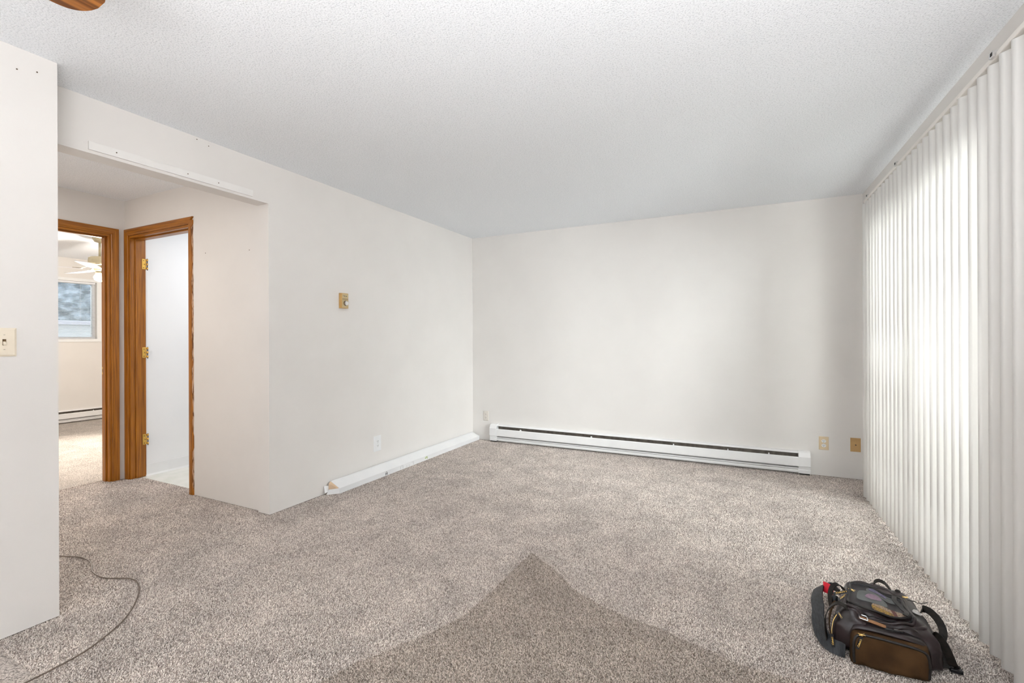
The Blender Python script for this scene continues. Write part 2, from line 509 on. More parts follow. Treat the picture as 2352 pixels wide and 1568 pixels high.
# bedroom
G0, G1, GZ0, GZ1 = 1.85, 3.61, 1.24, 2.105                       # bedroom window opening
struct('wall_bedroom_far', MB().box(XB - 0.12, XB, 0.4, G0, 0, H).box(XB - 0.12, XB, G1, 4.6, 0, H).box(XB - 0.12, XB, G0, G1, 0, GZ0)
       .box(XB - 0.12, XB, G0, G1, GZ1, H), 'wall', 'cream bedroom wall with the blinded window', 'wall')
struct('wall_bedroom_left', MB().box(XB, XH - 0.115, 0.3, 0.4, 0, H), 'wall', 'cream bedroom side wall', 'wall')
struct('wall_bedroom_right', MB().box(XB, XH - 0.115, 4.6, 4.7, 0, H), 'wall', 'cream bedroom side wall beyond the ceiling fan', 'wall')

# board on the header over the hall opening
for par, pts_ in (('wall_near', ((XN, 0.829, 2.348), (XN, 0.891, 2.367))), ('wall_left', ((XL, 1.678, 2.425), (XL, 1.747, 2.41)))):
    for p_ in pts_:
        MB().cyl(p_, (p_[0] + 0.002, p_[1], p_[2]), 0.0028, n=8).build('nail_mark', 'dark_pin', bpy.data.objects[par])  # small dark disc standing for a nail hole
for p_ in ((-3.698, YH, 1.884), (-3.175, YH, 1.862)):
    MB().cyl(p_, (p_[0], p_[1] - 0.002, p_[2]), 0.003, n=8).build('nail_mark', 'dark_pin', bpy.data.objects['wall_hall_side'])  # dark discs for the nail holes of the hall wall
t1 = struct('trim_1', MB().box(XL, XL + 0.012, 1.155, 2.03, 2.175, 2.217), 'trim_paint', 'thin white board fixed to the header over hall opening', 'trim', bevel=0.001)
for y in (1.27, 1.62, 1.80):
    MB().cyl((XL + 0.011, y, 2.197), (XL + 0.0135, y, 2.197), 0.003, n=8).build('nail_mark', 'brown_metal', t1)


# ---------------------------------------------------------------- door frames
CAS = [(0, 0), (0, 0.009), (0.004, 0.012), (0.010, 0.012), (0.013, 0.009), (0.018, 0.010), (0.040, 0.015), (0.052, 0.016), (0.055, 0.013), (0.055, 0)]


def casing_leg(edge, sgn, z1, place, name, m, parent, prof=CAS, z0=0.0):
    """prof u runs away from the opening; mitred at the top; place(u, t, z) gives the world point"""
    lo = [place(edge + sgn * u, t, z0) for u, t in prof]
    hi = [place(edge + sgn * u, t, z1 + u) for u, t in prof]
    return MB().loft([lo, hi]).build(name, m, parent)


def casing_head(e0, e1, z, place, name, m, parent, prof=CAS):
    a = [place(e0 - u, t, z + u) for u, t in prof]
    b = [place(e1 + u, t, z + u) for u, t in prof]
    return MB().loft([a, b]).build(name, m, parent)


# bedroom doorway (door_1), wall faces +x
d1 = empty('door_1', (XH, (B0 + B1) / 2, 0), 'oak stained door frame of the bedroom doorway', 'door frame', kind='structure')
pl = lambda u, t, z: (XH + t, u, z)
ci0, ci1, ciz = B0 + 0.012, B1 - 0.004, BZ - 0.003
casing_leg(ci1, 1, ciz, pl, 'casing', 'woodz', d1)
casing_leg(ci0, -1, ciz, pl, 'casing', 'woodz', d1)
casing_head(ci0, ci1, ciz, pl, 'casing', 'woody', d1)
MB().box(XH - 0.118, XH + 0.0, B1 - 0.019, B1, 0, BZ - 0.001).build('jamb', 'woodz', d1)
MB().box(XH - 0.118, XH + 0.0, B0, B0 + 0.019, 0, BZ - 0.001).build('jamb', 'woodz', d1)
MB().box(XH - 0.118, XH + 0.0, B0 + 0.019, B1 - 0.019, BZ - 0.020, BZ - 0.001).build('jamb_head', 'woody', d1)
MB().box(XH - 0.078, XH - 0.040, B1 - 0.031, B1 - 0.019, 0, BZ - 0.020).build('door_stop', 'woodz', d1, bevel=0.003)
MB().box(XH - 0.078, XH - 0.040, B0 + 0.019, B1 - 0.031, BZ - 0.032, BZ - 0.020).build('door_stop', 'woody', d1, bevel=0.003)
sp = MB().box(XH - 0.112, XH - 0.082, B1 - 0.021, B1 - 0.0188, 0.92, 0.985).build('strike_plate', 'brass', d1)
MB().box(XH - 0.104, XH - 0.090, B1 - 0.0215, B1 - 0.0205, 0.938, 0.967).build('slot', 'dark', sp)

# bathroom doorway (door_2), wall faces -y
d2 = empty('door_2', ((A0 + A1) / 2, YH, 0), 'oak stained door frame of the bathroom doorway, right casing torn', 'door frame', kind='structure')
pl = lambda u, t, z: (u, YH - t, z)
casing_leg(A0 + 0.004, -1, AZ, pl, 'casing', 'woodz', d2)
casing_head(A0 + 0.004, A1 - 0.004, AZ, pl, 'casing', 'woodx', d2)
# right leg: the outer part is splintered away, leaving an uneven edge and bare torn wood behind it
mbq = MB()
rings = []
rr = random.Random(3)
nz = 70
for i in range(nz + 1):
    z = i / nz * (AZ + 0.03)
    w = 0.037 + 0.009 * noise.noise(Vector((0.3, 0.1, z * 7))) + 0.004 * noise.noise(Vector((1.3, 4.1, z * 30)))
    if z > AZ - 0.01:
        w = 0.05
    if z < 0.045:
        w = 0.05
    if 0.35 < z < 0.47 or 1.0 < z < 1.06:
        w += 0.010
    x = A1 - 0.004
    rings.append([(x, YH, z), (x, YH - 0.011, z), (x + w * 0.5, YH - 0.012, z), (x + w, YH - 0.008, z), (x + w, YH, z)])
mbq.loft(rings)
leg = mbq.build('casing', 'woodz', d2)
leg['label'] = 'splintered casing'
rings = []
for i in range(nz + 1):
    z = 0.005 + i / nz * (AZ + 0.02)
    w = 0.045 + 0.004 * noise.noise(Vector((5.3, 0.1, z * 11))) + 0.003 * noise.noise(Vector((1.3, 4.1, z * 45)))
    t = 0.005 + 0.0025 * noise.noise(Vector((2.3, 7.1, z * 25)))
    x = A1
    rings.append([(x, YH, z), (x, YH - t, z), (x + w * 0.7, YH - t, z), (x + w, YH - 0.001, z), (x + w, YH, z)])
tw = MB().loft(rings).build('torn_edge', 'torn', d2)
tw['label'] = 'bare torn wood'
MB().box(A0, A0 + 0.019, YH, YH + 0.118, 0, AZ - 0.001).build('jamb', 'woodz', d2)
MB().box(A1 - 0.019, A1, YH, YH + 0.118, 0, AZ - 0.001).build('jamb', 'woodz', d2)
MB().box(A0 + 0.019, A1 - 0.019, YH, YH + 0.118, AZ - 0.020, AZ - 0.001).build('jamb_head', 'woodx', d2)
MB().box(A0 + 0.019, A0 + 0.030, YH + 0.036, YH + 0.078, 0, AZ - 0.020).build('door_stop', 'woodz', d2, bevel=0.003)
MB().box(A1 - 0.030, A1 - 0.019, YH + 0.036, YH + 0.078, 0, AZ - 0.020).build('door_stop', 'woodz', d2, bevel=0.003)
MB().box(A0 + 0.030, A1 - 0.030, YH + 0.036, YH + 0.078, AZ - 0.031, AZ - 0.020).build('door_stop', 'woodx', d2, bevel=0.003)
for zc in (1.895, 1.105, 0.33):
    hx, hy = A0 + 0.019, YH + 0.113
    hg = MB().box(hx - 0.0005, hx + 0.003, hy - 0.024, hy + 0.010, zc - 0.046, zc + 0.046).build('hinge', 'brass', d2, bevel=0.001)
    for k, dz in enumerate((-0.033, -0.001, 0.031)):
        MB().cyl((hx + 0.0032, hy - 0.012 + 0.006 * (k % 2), zc + dz), (hx + 0.0042, hy - 0.012 + 0.006 * (k % 2), zc + dz), 0.004, n=8).build('screw', 'brown_metal', hg)
    for z0, z1 in ((-0.046, -0.028), (-0.009, 0.010), (0.028, 0.046)):
        MB().cyl((hx + 0.009, hy + 0.014, zc + z0), (hx + 0.009, hy + 0.014, zc + z1), 0.0062, n=10).build('knuckle', 'brass', hg, smooth=True)
    MB().cyl((hx + 0.009, hy + 0.014, zc - 0.054), (hx + 0.009, hy + 0.014, zc + 0.050), 0.0038, n=8).build('pin', 'dark_pin', hg)

# sliding glass door behind the blind (door_3)
d3 = empty('door_3', (XR + 0.06, (DY0 + DY1) / 2, 0), 'white framed sliding glass door behind the vertical blind', 'door', kind='structure')
MB().box(XR + 0.02, XR + 0.11, DY0, DY1, 0, 0.03).build('sill', 'alu', d3)
MB().box(XR + 0.02, XR + 0.11, DY0, DY1, DZ - 0.03, DZ).build('head_track', 'alu', d3)
for y in (DY0, DY1 - 0.03):
    MB().box(XR + 0.02, XR + 0.11, y, y + 0.03, 0.03, DZ - 0.03).build('side_frame', 'alu', d3)
ym = (DY0 + DY1) / 2
for k, (y0, y1, x) in enumerate(((DY0 + 0.03, ym + 0.025, XR + 0.045), (ym - 0.025, DY1 - 0.03, XR + 0.085))):
    ps = MB().box(x - 0.016, x + 0.016, y0, y0 + 0.05, 0.03, DZ - 0.03).box(x - 0.016, x + 0.016, y1 - 0.05, y1, 0.03, DZ - 0.03) \
        .box(x - 0.016, x + 0.016, y0 + 0.05, y1 - 0.05, 0.03, 0.09).box(x - 0.016, x + 0.016, y0 + 0.05, y1 - 0.05, DZ - 0.08, DZ - 0.03).build('sash', 'alu', d3)
    MB().box(x - 0.003, x + 0.003, y0 + 0.05, y1 - 0.05, 0.09, DZ - 0.08).build('pane', 'glass', ps)
# unseen window added behind the camera to go with the front fill
w2 = empty('added_window', ((WX0 + WX1) / 2, YF - 0.06, WZ0), 'added unseen window behind the camera for fill light', 'window', kind='structure')
MB().box(WX0, WX1, YF - 0.09, YF - 0.03, WZ0, WZ0 + 0.05).box(WX0, WX1, YF - 0.09, YF - 0.03, WZ1 - 0.05, WZ1) \
    .box(WX0, WX0 + 0.05, YF - 0.09, YF - 0.03, WZ0 + 0.05, WZ1 - 0.05).box(WX1 - 0.05, WX1, YF - 0.09, YF - 0.03, WZ0 + 0.05, WZ1 - 0.05) \
    .box((WX0 + WX1) / 2 - 0.025, (WX0 + WX1) / 2 + 0.025, YF - 0.09, YF - 0.03, WZ0 + 0.05, WZ1 - 0.05).build('window_frame', 'alu', w2)
for x0, x1 in ((WX0 + 0.05, (WX0 + WX1) / 2 - 0.025), ((WX0 + WX1) / 2 + 0.025, WX1 - 0.05)):
    MB().box(x0, x1, YF - 0.063, YF - 0.057, WZ0 + 0.05, WZ1 - 0.05).build('pane', 'glass', w2)

# bedroom window
w1 = empty('window_1', (XB, (G0 + G1) / 2, GZ0), 'white cased bedroom window seen through the doorway', 'window', kind='structure')
c = 0.05
MB().box(XB, XB + 0.012, G0 - c, G1 + c, GZ1, GZ1 + 0.042).box(XB, XB + 0.012, G0 - c, G1 + c, GZ0 - 0.045, GZ0) \
    .box(XB, XB + 0.012, G0 - c, G0, GZ0, GZ1).box(XB, XB + 0.012, G1, G1 + c, GZ0, GZ1).build('casing', 'white_plastic', w1)
MB().box(XB - 0.12, XB - 0.06, G0, G1, GZ0, GZ0 + 0.03).box(XB - 0.12, XB - 0.06, G0, G1, GZ1 - 0.03, GZ1).box(XB - 0.12, XB - 0.06, G0, G0 + 0.03, GZ0 + 0.03, GZ1 - 0.03) \
    .box(XB - 0.12, XB - 0.06, G1 - 0.03, G1, GZ0 + 0.03, GZ1 - 0.03).box(XB - 0.11, XB - 0.07, 2.70, 2.74, GZ0 + 0.03, GZ1 - 0.03).build('window_frame', 'alu', w1)
for y0, y1 in ((G0 + 0.03, 2.70), (2.74, G1 - 0.03)):
    MB().box(XB - 0.093, XB - 0.087, y0, y1, GZ0 + 0.03, GZ1 - 0.03).build('pane', 'glass', w1)
# mini blind in the bedroom window
mb_ = empty('mini_blind', (XB - 0.03, (G0 + G1) / 2, GZ0), 'white horizontal mini blind hung in the bedroom window', 'blind')
MB().box(XB - 0.048, XB - 0.02, G0 + 0.01, G1 - 0.01, GZ1 - 0.028, GZ1 - 0.002).build('head_rail', 'slat', mb_)
MB().box(XB - 0.045, XB - 0.023, G0 + 0.01, G1 - 0.012, GZ0 + 0.006, GZ0 + 0.018).build('bottom_rail', 'slat', mb_)
sl = MB()
nsl = 40
for i in range(nsl):
    z = GZ0 + 0.03 + i * (GZ1 - GZ0 - 0.07) / (nsl - 1)
    sl.box(XB - 0.046, XB - 0.022, G0 + 0.012, G1 - 0.014, z, z + 0.0012)
    for k in range(4):   # slight tilt of each slat
        pass
n0 = len(sl.v)
sl.v = [(x, y, z + (x - (XB - 0.034)) * -0.28) for x, y, z in sl.v]
tag(sl.build('slats', 'slat', mb_), kind='stuff')
for y in (2.2, 2.9, 3.42):
    MB().cyl((XB - 0.020, y, GZ0 + 0.012), (XB - 0.020, y, GZ1 - 0.01), 0.0012, n=6).build('ladder_cord', 'slat', mb_)

# outside the bedroom window
struct('ground', MB().box(-40, XB - 0.14, -18, 24, -0.4, -0.12), 'ground', 'pale ground outside the bedroom window', 'ground')
hb = empty('white_house', (-19, 4, -0.12), 'white sided house seen low through the bedroom window', 'house')
MB().box(-22, -17, -2, 12, -0.12, 1.66).build('wall', 'siding', hb)
MB().loft([[(-22.3, y, 1.66), (-16.7, y, 1.66), (-16.7, y, 1.75), (-19.5, y, 1.86), (-22.3, y, 1.75)] for y in (-2.3, 12.3)]).build('roof', 'roof', hb)
for k, (y, x, r_, hh) in enumerate(((10.2, -27, 3.4, 7.0),)):
    t = empty('tree', (x, y, -0.12), 'leafy tree in overexposed pale colour behind the white house, seen through the mini blind', 'tree')
    MB().tube([(x, y, -0.12), (x + 0.05, y, 1.2), (x, y + 0.05, 2.8)], [0.22, 0.18, 0.12], 8).build('trunk', 'brown_metal', t, smooth=True)
    rings = []
    for i in range(61):
        f = i / 60
        rad = r_ * max(0.03, math.sin(math.pi * min(1, 0.10 + 0.9 * f)) ** 0.7)
        ring = []
        for j in range(72):
            a = 2 * math.pi * j / 72
            q = Vector((math.cos(a) * 2, math.sin(a) * 2, f * 6 + k * 9))
            d = rad * (1 + 0.22 * noise.noise(q * 1.3) + 0.16 * noise.noise(q * 5))
            ring.append((x + d * math.cos(a), y + d * math.sin(a), 1.0 + f * hh))
        rings.append(ring)
    MB().loft(rings).build('crown', 'leaf', t)

# ---------------------------------------------------------------- long baseboard heater on the back wall


def heater(name, p0, length, along, out, label, n_clip=5, scale=1.0):
    """p0 = floor corner at the wall; along / out unit vectors"""
    a, o_ = Vector(along), Vector(out)
    P = lambda s_, t, z: tuple(Vector(p0) + a * s_ + o_ * (t * scale) + Vector((0, 0, z * scale)))
    root = empty(name, p0, label, 'heater')

    def pris(nm, prof, s0, s1, m, par=root):
        return MB().loft([[P(s0, t, z) for t, z in prof], [P(s1, t, z) for t, z in prof]]).build(nm, m, par)
    ec = 0.09
    pris('back_panel', [(0, 0.018), (0.006, 0.018), (0.006, 0.197), (0, 0.197)], ec, length - ec, 'grey_metal')
    pris('top_flange', [(0, 0.197), (0.0, 0.204), (0.034, 0.200), (0.046, 0.190), (0.044, 0.186), (0.032, 0.194)], ec, length - ec, 'white_metal')
    pris('heating_element', [(0.010, 0.085), (0.046, 0.085), (0.046, 0.118), (0.010, 0.118)], ec, length - ec, 'grey_metal')
    pris('front_cover', [(0.050, 0.155), (0.056, 0.157), (0.062, 0.150), (0.065, 0.078), (0.058, 0.070), (0.056, 0.074), (0.060, 0.080)], ec, length - ec, 'white_metal')
    pris('reflector', [(0.006, 0.048), (0.050, 0.046), (0.055, 0.060), (0.006, 0.066)], ec, length - ec, 'white_metal')
    pris('bottom_lip', [(0.0, 0.020), (0.056, 0.020), (0.058, 0.040), (0.054, 0.044), (0.052, 0.026), (0.0, 0.026)], ec, length - ec, 'white_metal')
    capp = [(0, 0.014), (0.058, 0.014), (0.060, 0.044), (0.054, 0.046), (0.060, 0.074), (0.068, 0.078), (0.066, 0.160), (0.050, 0.196), (0.034, 0.206), (0, 0.208)]
    e1 = pris('end_cap', capp, 0, ec, 'white_metal')
    e2 = pris('end_cap', capp, length - ec, length, 'white_metal')
    pris('foot', [(0, 0), (0.05, 0), (0.05, 0.0145), (0, 0.0145)], 0.005, ec - 0.01, 'dark')
    pris('foot', [(0, 0), (0.05, 0), (0.05, 0.0145), (0, 0.0145)], length - ec + 0.01, length - 0.005, 'dark')
    for s_ in n_clip:
        pris('bracket', [(0.012, 0.118), (0.050, 0.118), (0.050, 0.157), (0.040, 0.168), (0.012, 0.160)], s_ - 0.004, s_ + 0.004, 'white_metal')
    return root


heater('baseboard_heater', (-2.675, YB, 0), 3.22, (1, 0, 0), (0, -1, 0), 'long white electric baseboard heater along the back living room wall', [0.39, 1.23, 2.07, 2.56, 2.90])
heater('baseboard_heater', (XB, 2.35, 0), 1.9, (0, 1, 0), (1, 0, 0), 'white baseboard heater under the bedroom window, seen through the doorway', [0.5, 1.2], 0.92)


# ---------------------------------------------------------------- wall plates
def plate(root, P, w, h, m, depth=0.006, bev=0.004):
    """P(u, v, t): u across, v up, t out of the wall"""
    a = [P(-w / 2, -h / 2, 0), P(w / 2, -h / 2, 0), P(w / 2, h / 2, 0), P(-w / 2, h / 2, 0)]
    b = [P(-w / 2, -h / 2, depth * 0.45), P(w / 2, -h / 2, depth * 0.45), P(w / 2, h / 2, depth * 0.45), P(-w / 2, h / 2, depth * 0.45)]
    w2_, h2_ = w / 2 - bev, h / 2 - bev
    c_ = [P(-w2_, -h2_, depth), P(w2_, -h2_, depth), P(w2_, h2_, depth), P(-w2_, h2_, depth)]
    return MB().loft([a, b, c_]).build('plate', m, root)


def disc(P, u, v, r, t0, t1, n=14, sq=None):
    ring = lambda t: [P(u + r * math.cos(2 * math.pi * k / n), v + (r if sq is None else sq) * math.sin(2 * math.pi * k / n), t) for k in range(n)]
    return MB().loft([ring(t0), ring(t1)])


def outlet(P, loc, label, m_plate, m_face, w=0.073, h=0.116):
    root = empty('wall_outlet', loc, label, 'outlet', 'duplex wall outlets')
    plate(root, P, w, h, m_plate)
    for v in (0.0195, -0.0195):
        f = disc(P, 0, v, 0.0172, 0.005, 0.0078, 18, 0.0145).build('receptacle', m_face, root)
        for u, hh in ((-0.0065, 0.0045), (0.0065, 0.0036)):
            MB().loft([[P(u - 0.0014, v + 0.003 - hh, t), P(u + 0.0014, v + 0.003 - hh, t), P(u + 0.0014, v + 0.003 + hh, t), P(u - 0.0014, v + 0.003 + hh, t)] for t in (0.0077, 0.0083)]).build('slot', 'dark', f)
        disc(P, 0, v - 0.0075, 0.0026, 0.0077, 0.0083, 8).build('slot', 'dark', f)
    disc(P, 0, 0, 0.0025, 0.0058, 0.0068, 8).build('screw', 'chrome', root)
    return root


def wallP(origin, uax, tax):
    o_, u_, t_ = Vector(origin), Vector(uax), Vector(tax)
    return lambda u, v, t: tuple(o_ + u_ * u + Vector((0, 0, v)) + t_ * t)


outlet(wallP((XL, 3.217, 0.278), (0, 1, 0), (1, 0, 0)), (XL, 3.217, 0.278), 'white oversized duplex outlet on the wall above the long white box', 'white_plastic', 'white_plastic', 0.093, 0.138)
outlet(wallP((-2.757, YB, 0.290), (1, 0, 0), (0, -1, 0)), (-2.757, YB, 0.290), 'ivory duplex outlet between the room corner and the heater', 'bone', 'bone')
outlet(wallP((0.650, YB, 0.286), (1, 0, 0), (0, -1, 0)), (0.650, YB, 0.286), 'almond duplex outlet with white sockets just past the heater end', 'almond', 'white_plastic')
root = empty('cable_jack', (0.879, YB, 0.293), 'tan wall plate with one dark cable jack beside the blind', 'wall plate')
P = wallP((0.879, YB, 0.293), (1, 0, 0), (0, -1, 0))
plate(root, P, 0.073, 0.118, 'tan')
jk = disc(P, 0, 0, 0.0055, 0.005, 0.014, 6).build('jack', 'brown_metal', root)
disc(P, 0, 0, 0.0032, 0.0138, 0.0145, 8).build('socket_hole', 'dark', jk)
for v in (0.042, -0.042):
    disc(P, 0, v, 0.0028, 0.0055, 0.0072, 8).build('screw', 'ochre', root)

# light switch on the near wall
root = empty('light_switch', (XN, 0.787, 1.2095), 'ivory toggle light switch on the near wall at left', 'light switch')
root['label'] = 'ivory toggle light switch on the end of the near wall'
P = wallP((XN, 0.787, 1.2095), (0, 1, 0), (1, 0, 0))
plate(root, P, 0.074, 0.117, 'ivory', 0.007, 0.007)
MB().loft([[P(-0.0055, -0.0125, t), P(0.0055, -0.0125, t), P(0.0055, 0.0125, t), P(-0.0055, 0.0125, t)] for t in (0.0068, 0.0074)]).build('toggle_slot', 'brown_metal', root)
MB().loft([[P(-0.0042, -0.010, 0.006), P(0.0042, -0.010, 0.006), P(0.0042, 0.004, 0.006), P(-0.0042, 0.004, 0.006)],
           [P(-0.0035, -0.013, 0.019), P(0.0035, -0.013, 0.019), P(0.0035, -0.007, 0.020), P(-0.0035, -0.007, 0.020)]]).build('toggle', 'ivory', root, bevel=0.0008)
for v in (0.030, -0.030):
    s_ = disc(P, 0, v, 0.003, 0.0065, 0.0082, 10).build('screw', 'ivory', root)
    MB().loft([[P(-0.0026, v - 0.0005, t), P(0.0026, v - 0.0005, t), P(0.0026, v + 0.0005, t), P(-0.0026, v + 0.0005, t)] for t in (0.0081, 0.0085)]).build('slot', 'dark', s_)

# thermostat
root = empty('thermostat', (XL, 2.815, 1.532), 'ochre line voltage thermostat with round dial on the left wall', 'thermostat')
root['label'] = 'small ochre wall thermostat with a round clear dial'
P = wallP((XL, 2.815, 1.532), (0, 1, 0), (1, 0, 0))
MB().loft([[P(-0.038, -0.062, 0), P(0.038, -0.062, 0), P(0.038, 0.062, 0), P(-0.038, 0.062, 0)], [P(-0.036, -0.061, 0.030), P(0.036, -0.061, 0.030), P(0.036, 0.061, 0.030), P(-0.036, 0.061, 0.030)]]).build('cover', 'ochre', root, bevel=0.002)
fp = MB().loft([[P(-0.032, -0.056, t), P(0.032, -0.056, t), P(0.032, 0.056, t), P(-0.032, 0.056, t)] for t in (0.0295, 0.0315)]).build('faceplate', 'khaki', root)
for v in (0.010, 0.016):
    MB().loft([[P(-0.030, v - 0.001, t), P(0.030, v - 0.001, t), P(0.030, v + 0.001, t), P(-0.030, v + 0.001, t)] for t in (0.0313, 0.0322)]).build('scale_line', 'brown_metal', fp)
for u, v, w_ in ((-0.006, 0.038, 0.005), (0.012, 0.037, 0.005), (-0.02, 0.04, 0.002)):
    MB().loft([[P(u - w_, v - 0.003, t), P(u + w_, v - 0.003, t), P(u + w_, v + 0.003, t), P(u - w_, v + 0.003, t)] for t in (0.0313, 0.0322)]).build('mark', 'ink', fp)
disc(P, 0.004, -0.020, 0.021, 0.031, 0.034, 24).build('dial_ring', 'brown_metal', root)
dl = disc(P, 0.006, -0.020, 0.0165, 0.034, 0.044, 20).build('dial', 'chrome', root, smooth=False)
for k in range(10):
    a = 2 * math.pi * k / 10
    disc(P, 0.006 + 0.0165 * math.cos(a), -0.020 + 0.0165 * math.sin(a), 0.0022, 0.034, 0.043, 6).build('ridge', 'white_plastic', dl)

# ---------------------------------------------------------------- long white carton along the left wall
root = empty('carton', (XL + 0.05, 3.77, 0), 'long white cardboard box lying along the left wall, near end open', 'box')
Y0c, Y1c = 2.668, 4.862
prof = [(0.012, 0.0), (0.100, 0.0), (0.102, 0.044), (0.022, 0.094), (0.012, 0.090)]
body = MB()
rings = [[(XL + t, Y0c + (0.062 if t > 0.05 else 0.0) * 0.24, z) for t, z in prof]] + [[(XL + t, y, z) for t, z in prof] for y in (2.8, 3.4, 4.1)] + [[(XL + t, Y1c - (0.035 if t < 0.05 else 0), z) for t, z in prof]]
body.loft(rings)
b_ = body.build('box_body', 'carton', root)
MB().loft([[(XL + 0.018, y, 0.088), (XL + 0.020, y, 0.093), (XL + 0.030, y, 0.0905), (XL + 0.028, y, 0.086)] for y in (Y0c + 0.005, Y1c - 0.035)]).build('crease', 'carton', root)
# near end: tan tuck panel, two white flaps
tp = MB().loft([[(XL + 0.014, 2.664, 0.089), (XL + 0.016, 2.666, 0.005), (XL + 0.090, 2.680, 0.005), (XL + 0.092, 2.682, 0.046), (XL + 0.022, 2.664, 0.093)],
                [(XL + 0.012, 2.655, 0.070), (XL + 0.014, 2.652, 0.005), (XL + 0.084, 2.672, 0.005), (XL + 0.086, 2.678, 0.040), (XL + 0.020, 2.648, 0.078)]]).build('tuck_panel', 'kraft', root)
tp['label'] = 'tan inner end panel'
MB().loft([[(XL + 0.101, 2.682, 0.002), (XL + 0.101, 2.682, 0.043), (XL + 0.042, 2.628, 0.040), (XL + 0.034, 2.612, 0.003)],
           [(XL + 0.099, 2.685, 0.002), (XL + 0.099, 2.685, 0.043), (XL + 0.041, 2.631, 0.040), (XL + 0.033, 2.615, 0.003)]]).build('flap', 'carton', root)
MB().loft([[(XL + 0.012, 2.655, 0.060), (XL + 0.010, 2.612, 0.068), (XL + 0.034, 2.598, 0.018), (XL + 0.040, 2.625, 0.026)],
           [(XL + 0.010, 2.656, 0.058), (XL + 0.008, 2.613, 0.066), (XL + 0.032, 2.599, 0.016), (XL + 0.038, 2.626, 0.024)]]).build('flap', 'carton', root)
MB().loft([[(XL + 0.098, Y1c, 0.003), (XL + 0.1, Y1c, 0.042), (XL + 0.085, Y1c + 0.014, 0.045), (XL + 0.082, Y1c + 0.016, 0.004)],
           [(XL + 0.095, Y1c, 0.003), (XL + 0.097, Y1c, 0.042), (XL + 0.082, Y1c + 0.014, 0.045), (XL + 0.079, Y1c + 0.016, 0.004)]]).build('flap', 'carton', root)
# prints along the front face
fx = XL + 0.1012
pr = MB()
for k in range(4):
    for j in range(3):
        if (k + j) % 2 == 0 or k == 1:
            pr.box(fx + 0.0003, fx + 0.0011, 3.208 + j * 0.010, 3.216 + j * 0.010, 0.006 + k * 0.008, 0.012 + k * 0.008)
pr.build('print', 'ink', root)
for y0, y1, z0, z1 in ((3.412, 3.418, 0.006, 0.034), (3.418, 3.446, 0.034, 0.038), (3.446, 3.452, 0.006, 0.034), (3.50, 3.506, 0.006, 0.024), (3.535, 3.541, 0.006, 0.022),
                       (3.600, 3.606, 0.006, 0.036), (3.575, 3.600, 0.032, 0.036)):
    MB().box(fx + 0.0004, fx + 0.0011, y0, y1, z0, z1).build('print_stroke', 'grey_ink', root)
MB().box(fx + 0.0004, fx + 0.0011, 3.785, 3.80, 0.018, 0.030).box(fx + 0.0004, fx + 0.0011, 3.80, 3.815, 0.026, 0.036).box(fx + 0.0004, fx + 0.0011, 3.815, 3.825, 0.012, 0.036).build('print', 'green_ink', root)

# ---------------------------------------------------------------- vertical blind on the right wall
vb = empty('vertical_blind', (0.845, 3.2, 2.23), 'white vertical blind of closed vinyl vanes over the sliding door', 'blind')
XV = 0.853
pitch = 0.0862
nv = 28
ZT = 2.222
MB().box(XV - 0.018, XV + 0.024, 4.335 - nv * pitch, 4.335, ZT + 0.010, ZT + 0.030).build('headrail', 'headrail', vb, bevel=0.003)
vane_me = None
for i in range(nv):
    yc = 4.285 - i * pitch
    ang = R(36 + 4 * noise.noise(Vector((i * 0.73, 0, 0))) + (3 if i % 5 == 0 else 0))
    zb = 0.012 + 0.028 * max(0.0, (i - 8)) / 18
    if vane_me is None:
        ra, rb = [], []
        for k in range(7):
            s_ = -0.0445 + 0.089 * k / 6
            bul = -0.004 * (1 - (s_ / 0.0445) ** 2)
            ra.append((s_, bul))
        outl = ra + [(s_, b - 0.0009) for s_, b in reversed(ra)]
        q = MB().loft([[(b, s_, 0) for s_, b in outl], [(b, s_, 1) for s_, b in outl]])
        vo = q.build('vane', 'vane', vb, smooth=False)
        vane_me = vo.data
        for p in vane_me.polygons:
            p.use_smooth = len(p.vertices) == 4
    else:
        vo = bpy.data.objects.new('vane', vane_me)
        COL.objects.link(vo)
        vo.parent = vb
    vo.matrix_parent_inverse = vb.matrix_world.inverted()
    # the far edge of each vane stands into the room, the near edge towards the glass
    vo.matrix_basis = Matrix.Translation((XV, yc, zb)) @ Matrix.Rotation(math.pi + ang, 4, 'Z') @ Matrix.Diagonal((1, 1, ZT - zb, 1))
    MB().box(XV - 0.004, XV + 0.004, yc - 0.006, yc + 0.006, ZT - 0.002, ZT + 0.014).build('hanger', 'headrail', vb)
for y in (4.20, 3.50, 2.31):
    cl = MB().box(XV - 0.026, XV - 0.0, y - 0.014, y + 0.014, ZT + 0.029, ZT + 0.037).box(XV - 0.026, XV - 0.0185, y - 0.014, y + 0.014, ZT + 0.016, ZT + 0.029).build('mounting_clip', 'chrome', vb)
    MB().box(XV - 0.027, XV - 0.0255, y - 0.008, y + 0.006, ZT + 0.022, ZT + 0.034).build('slot', 'dark', cl)

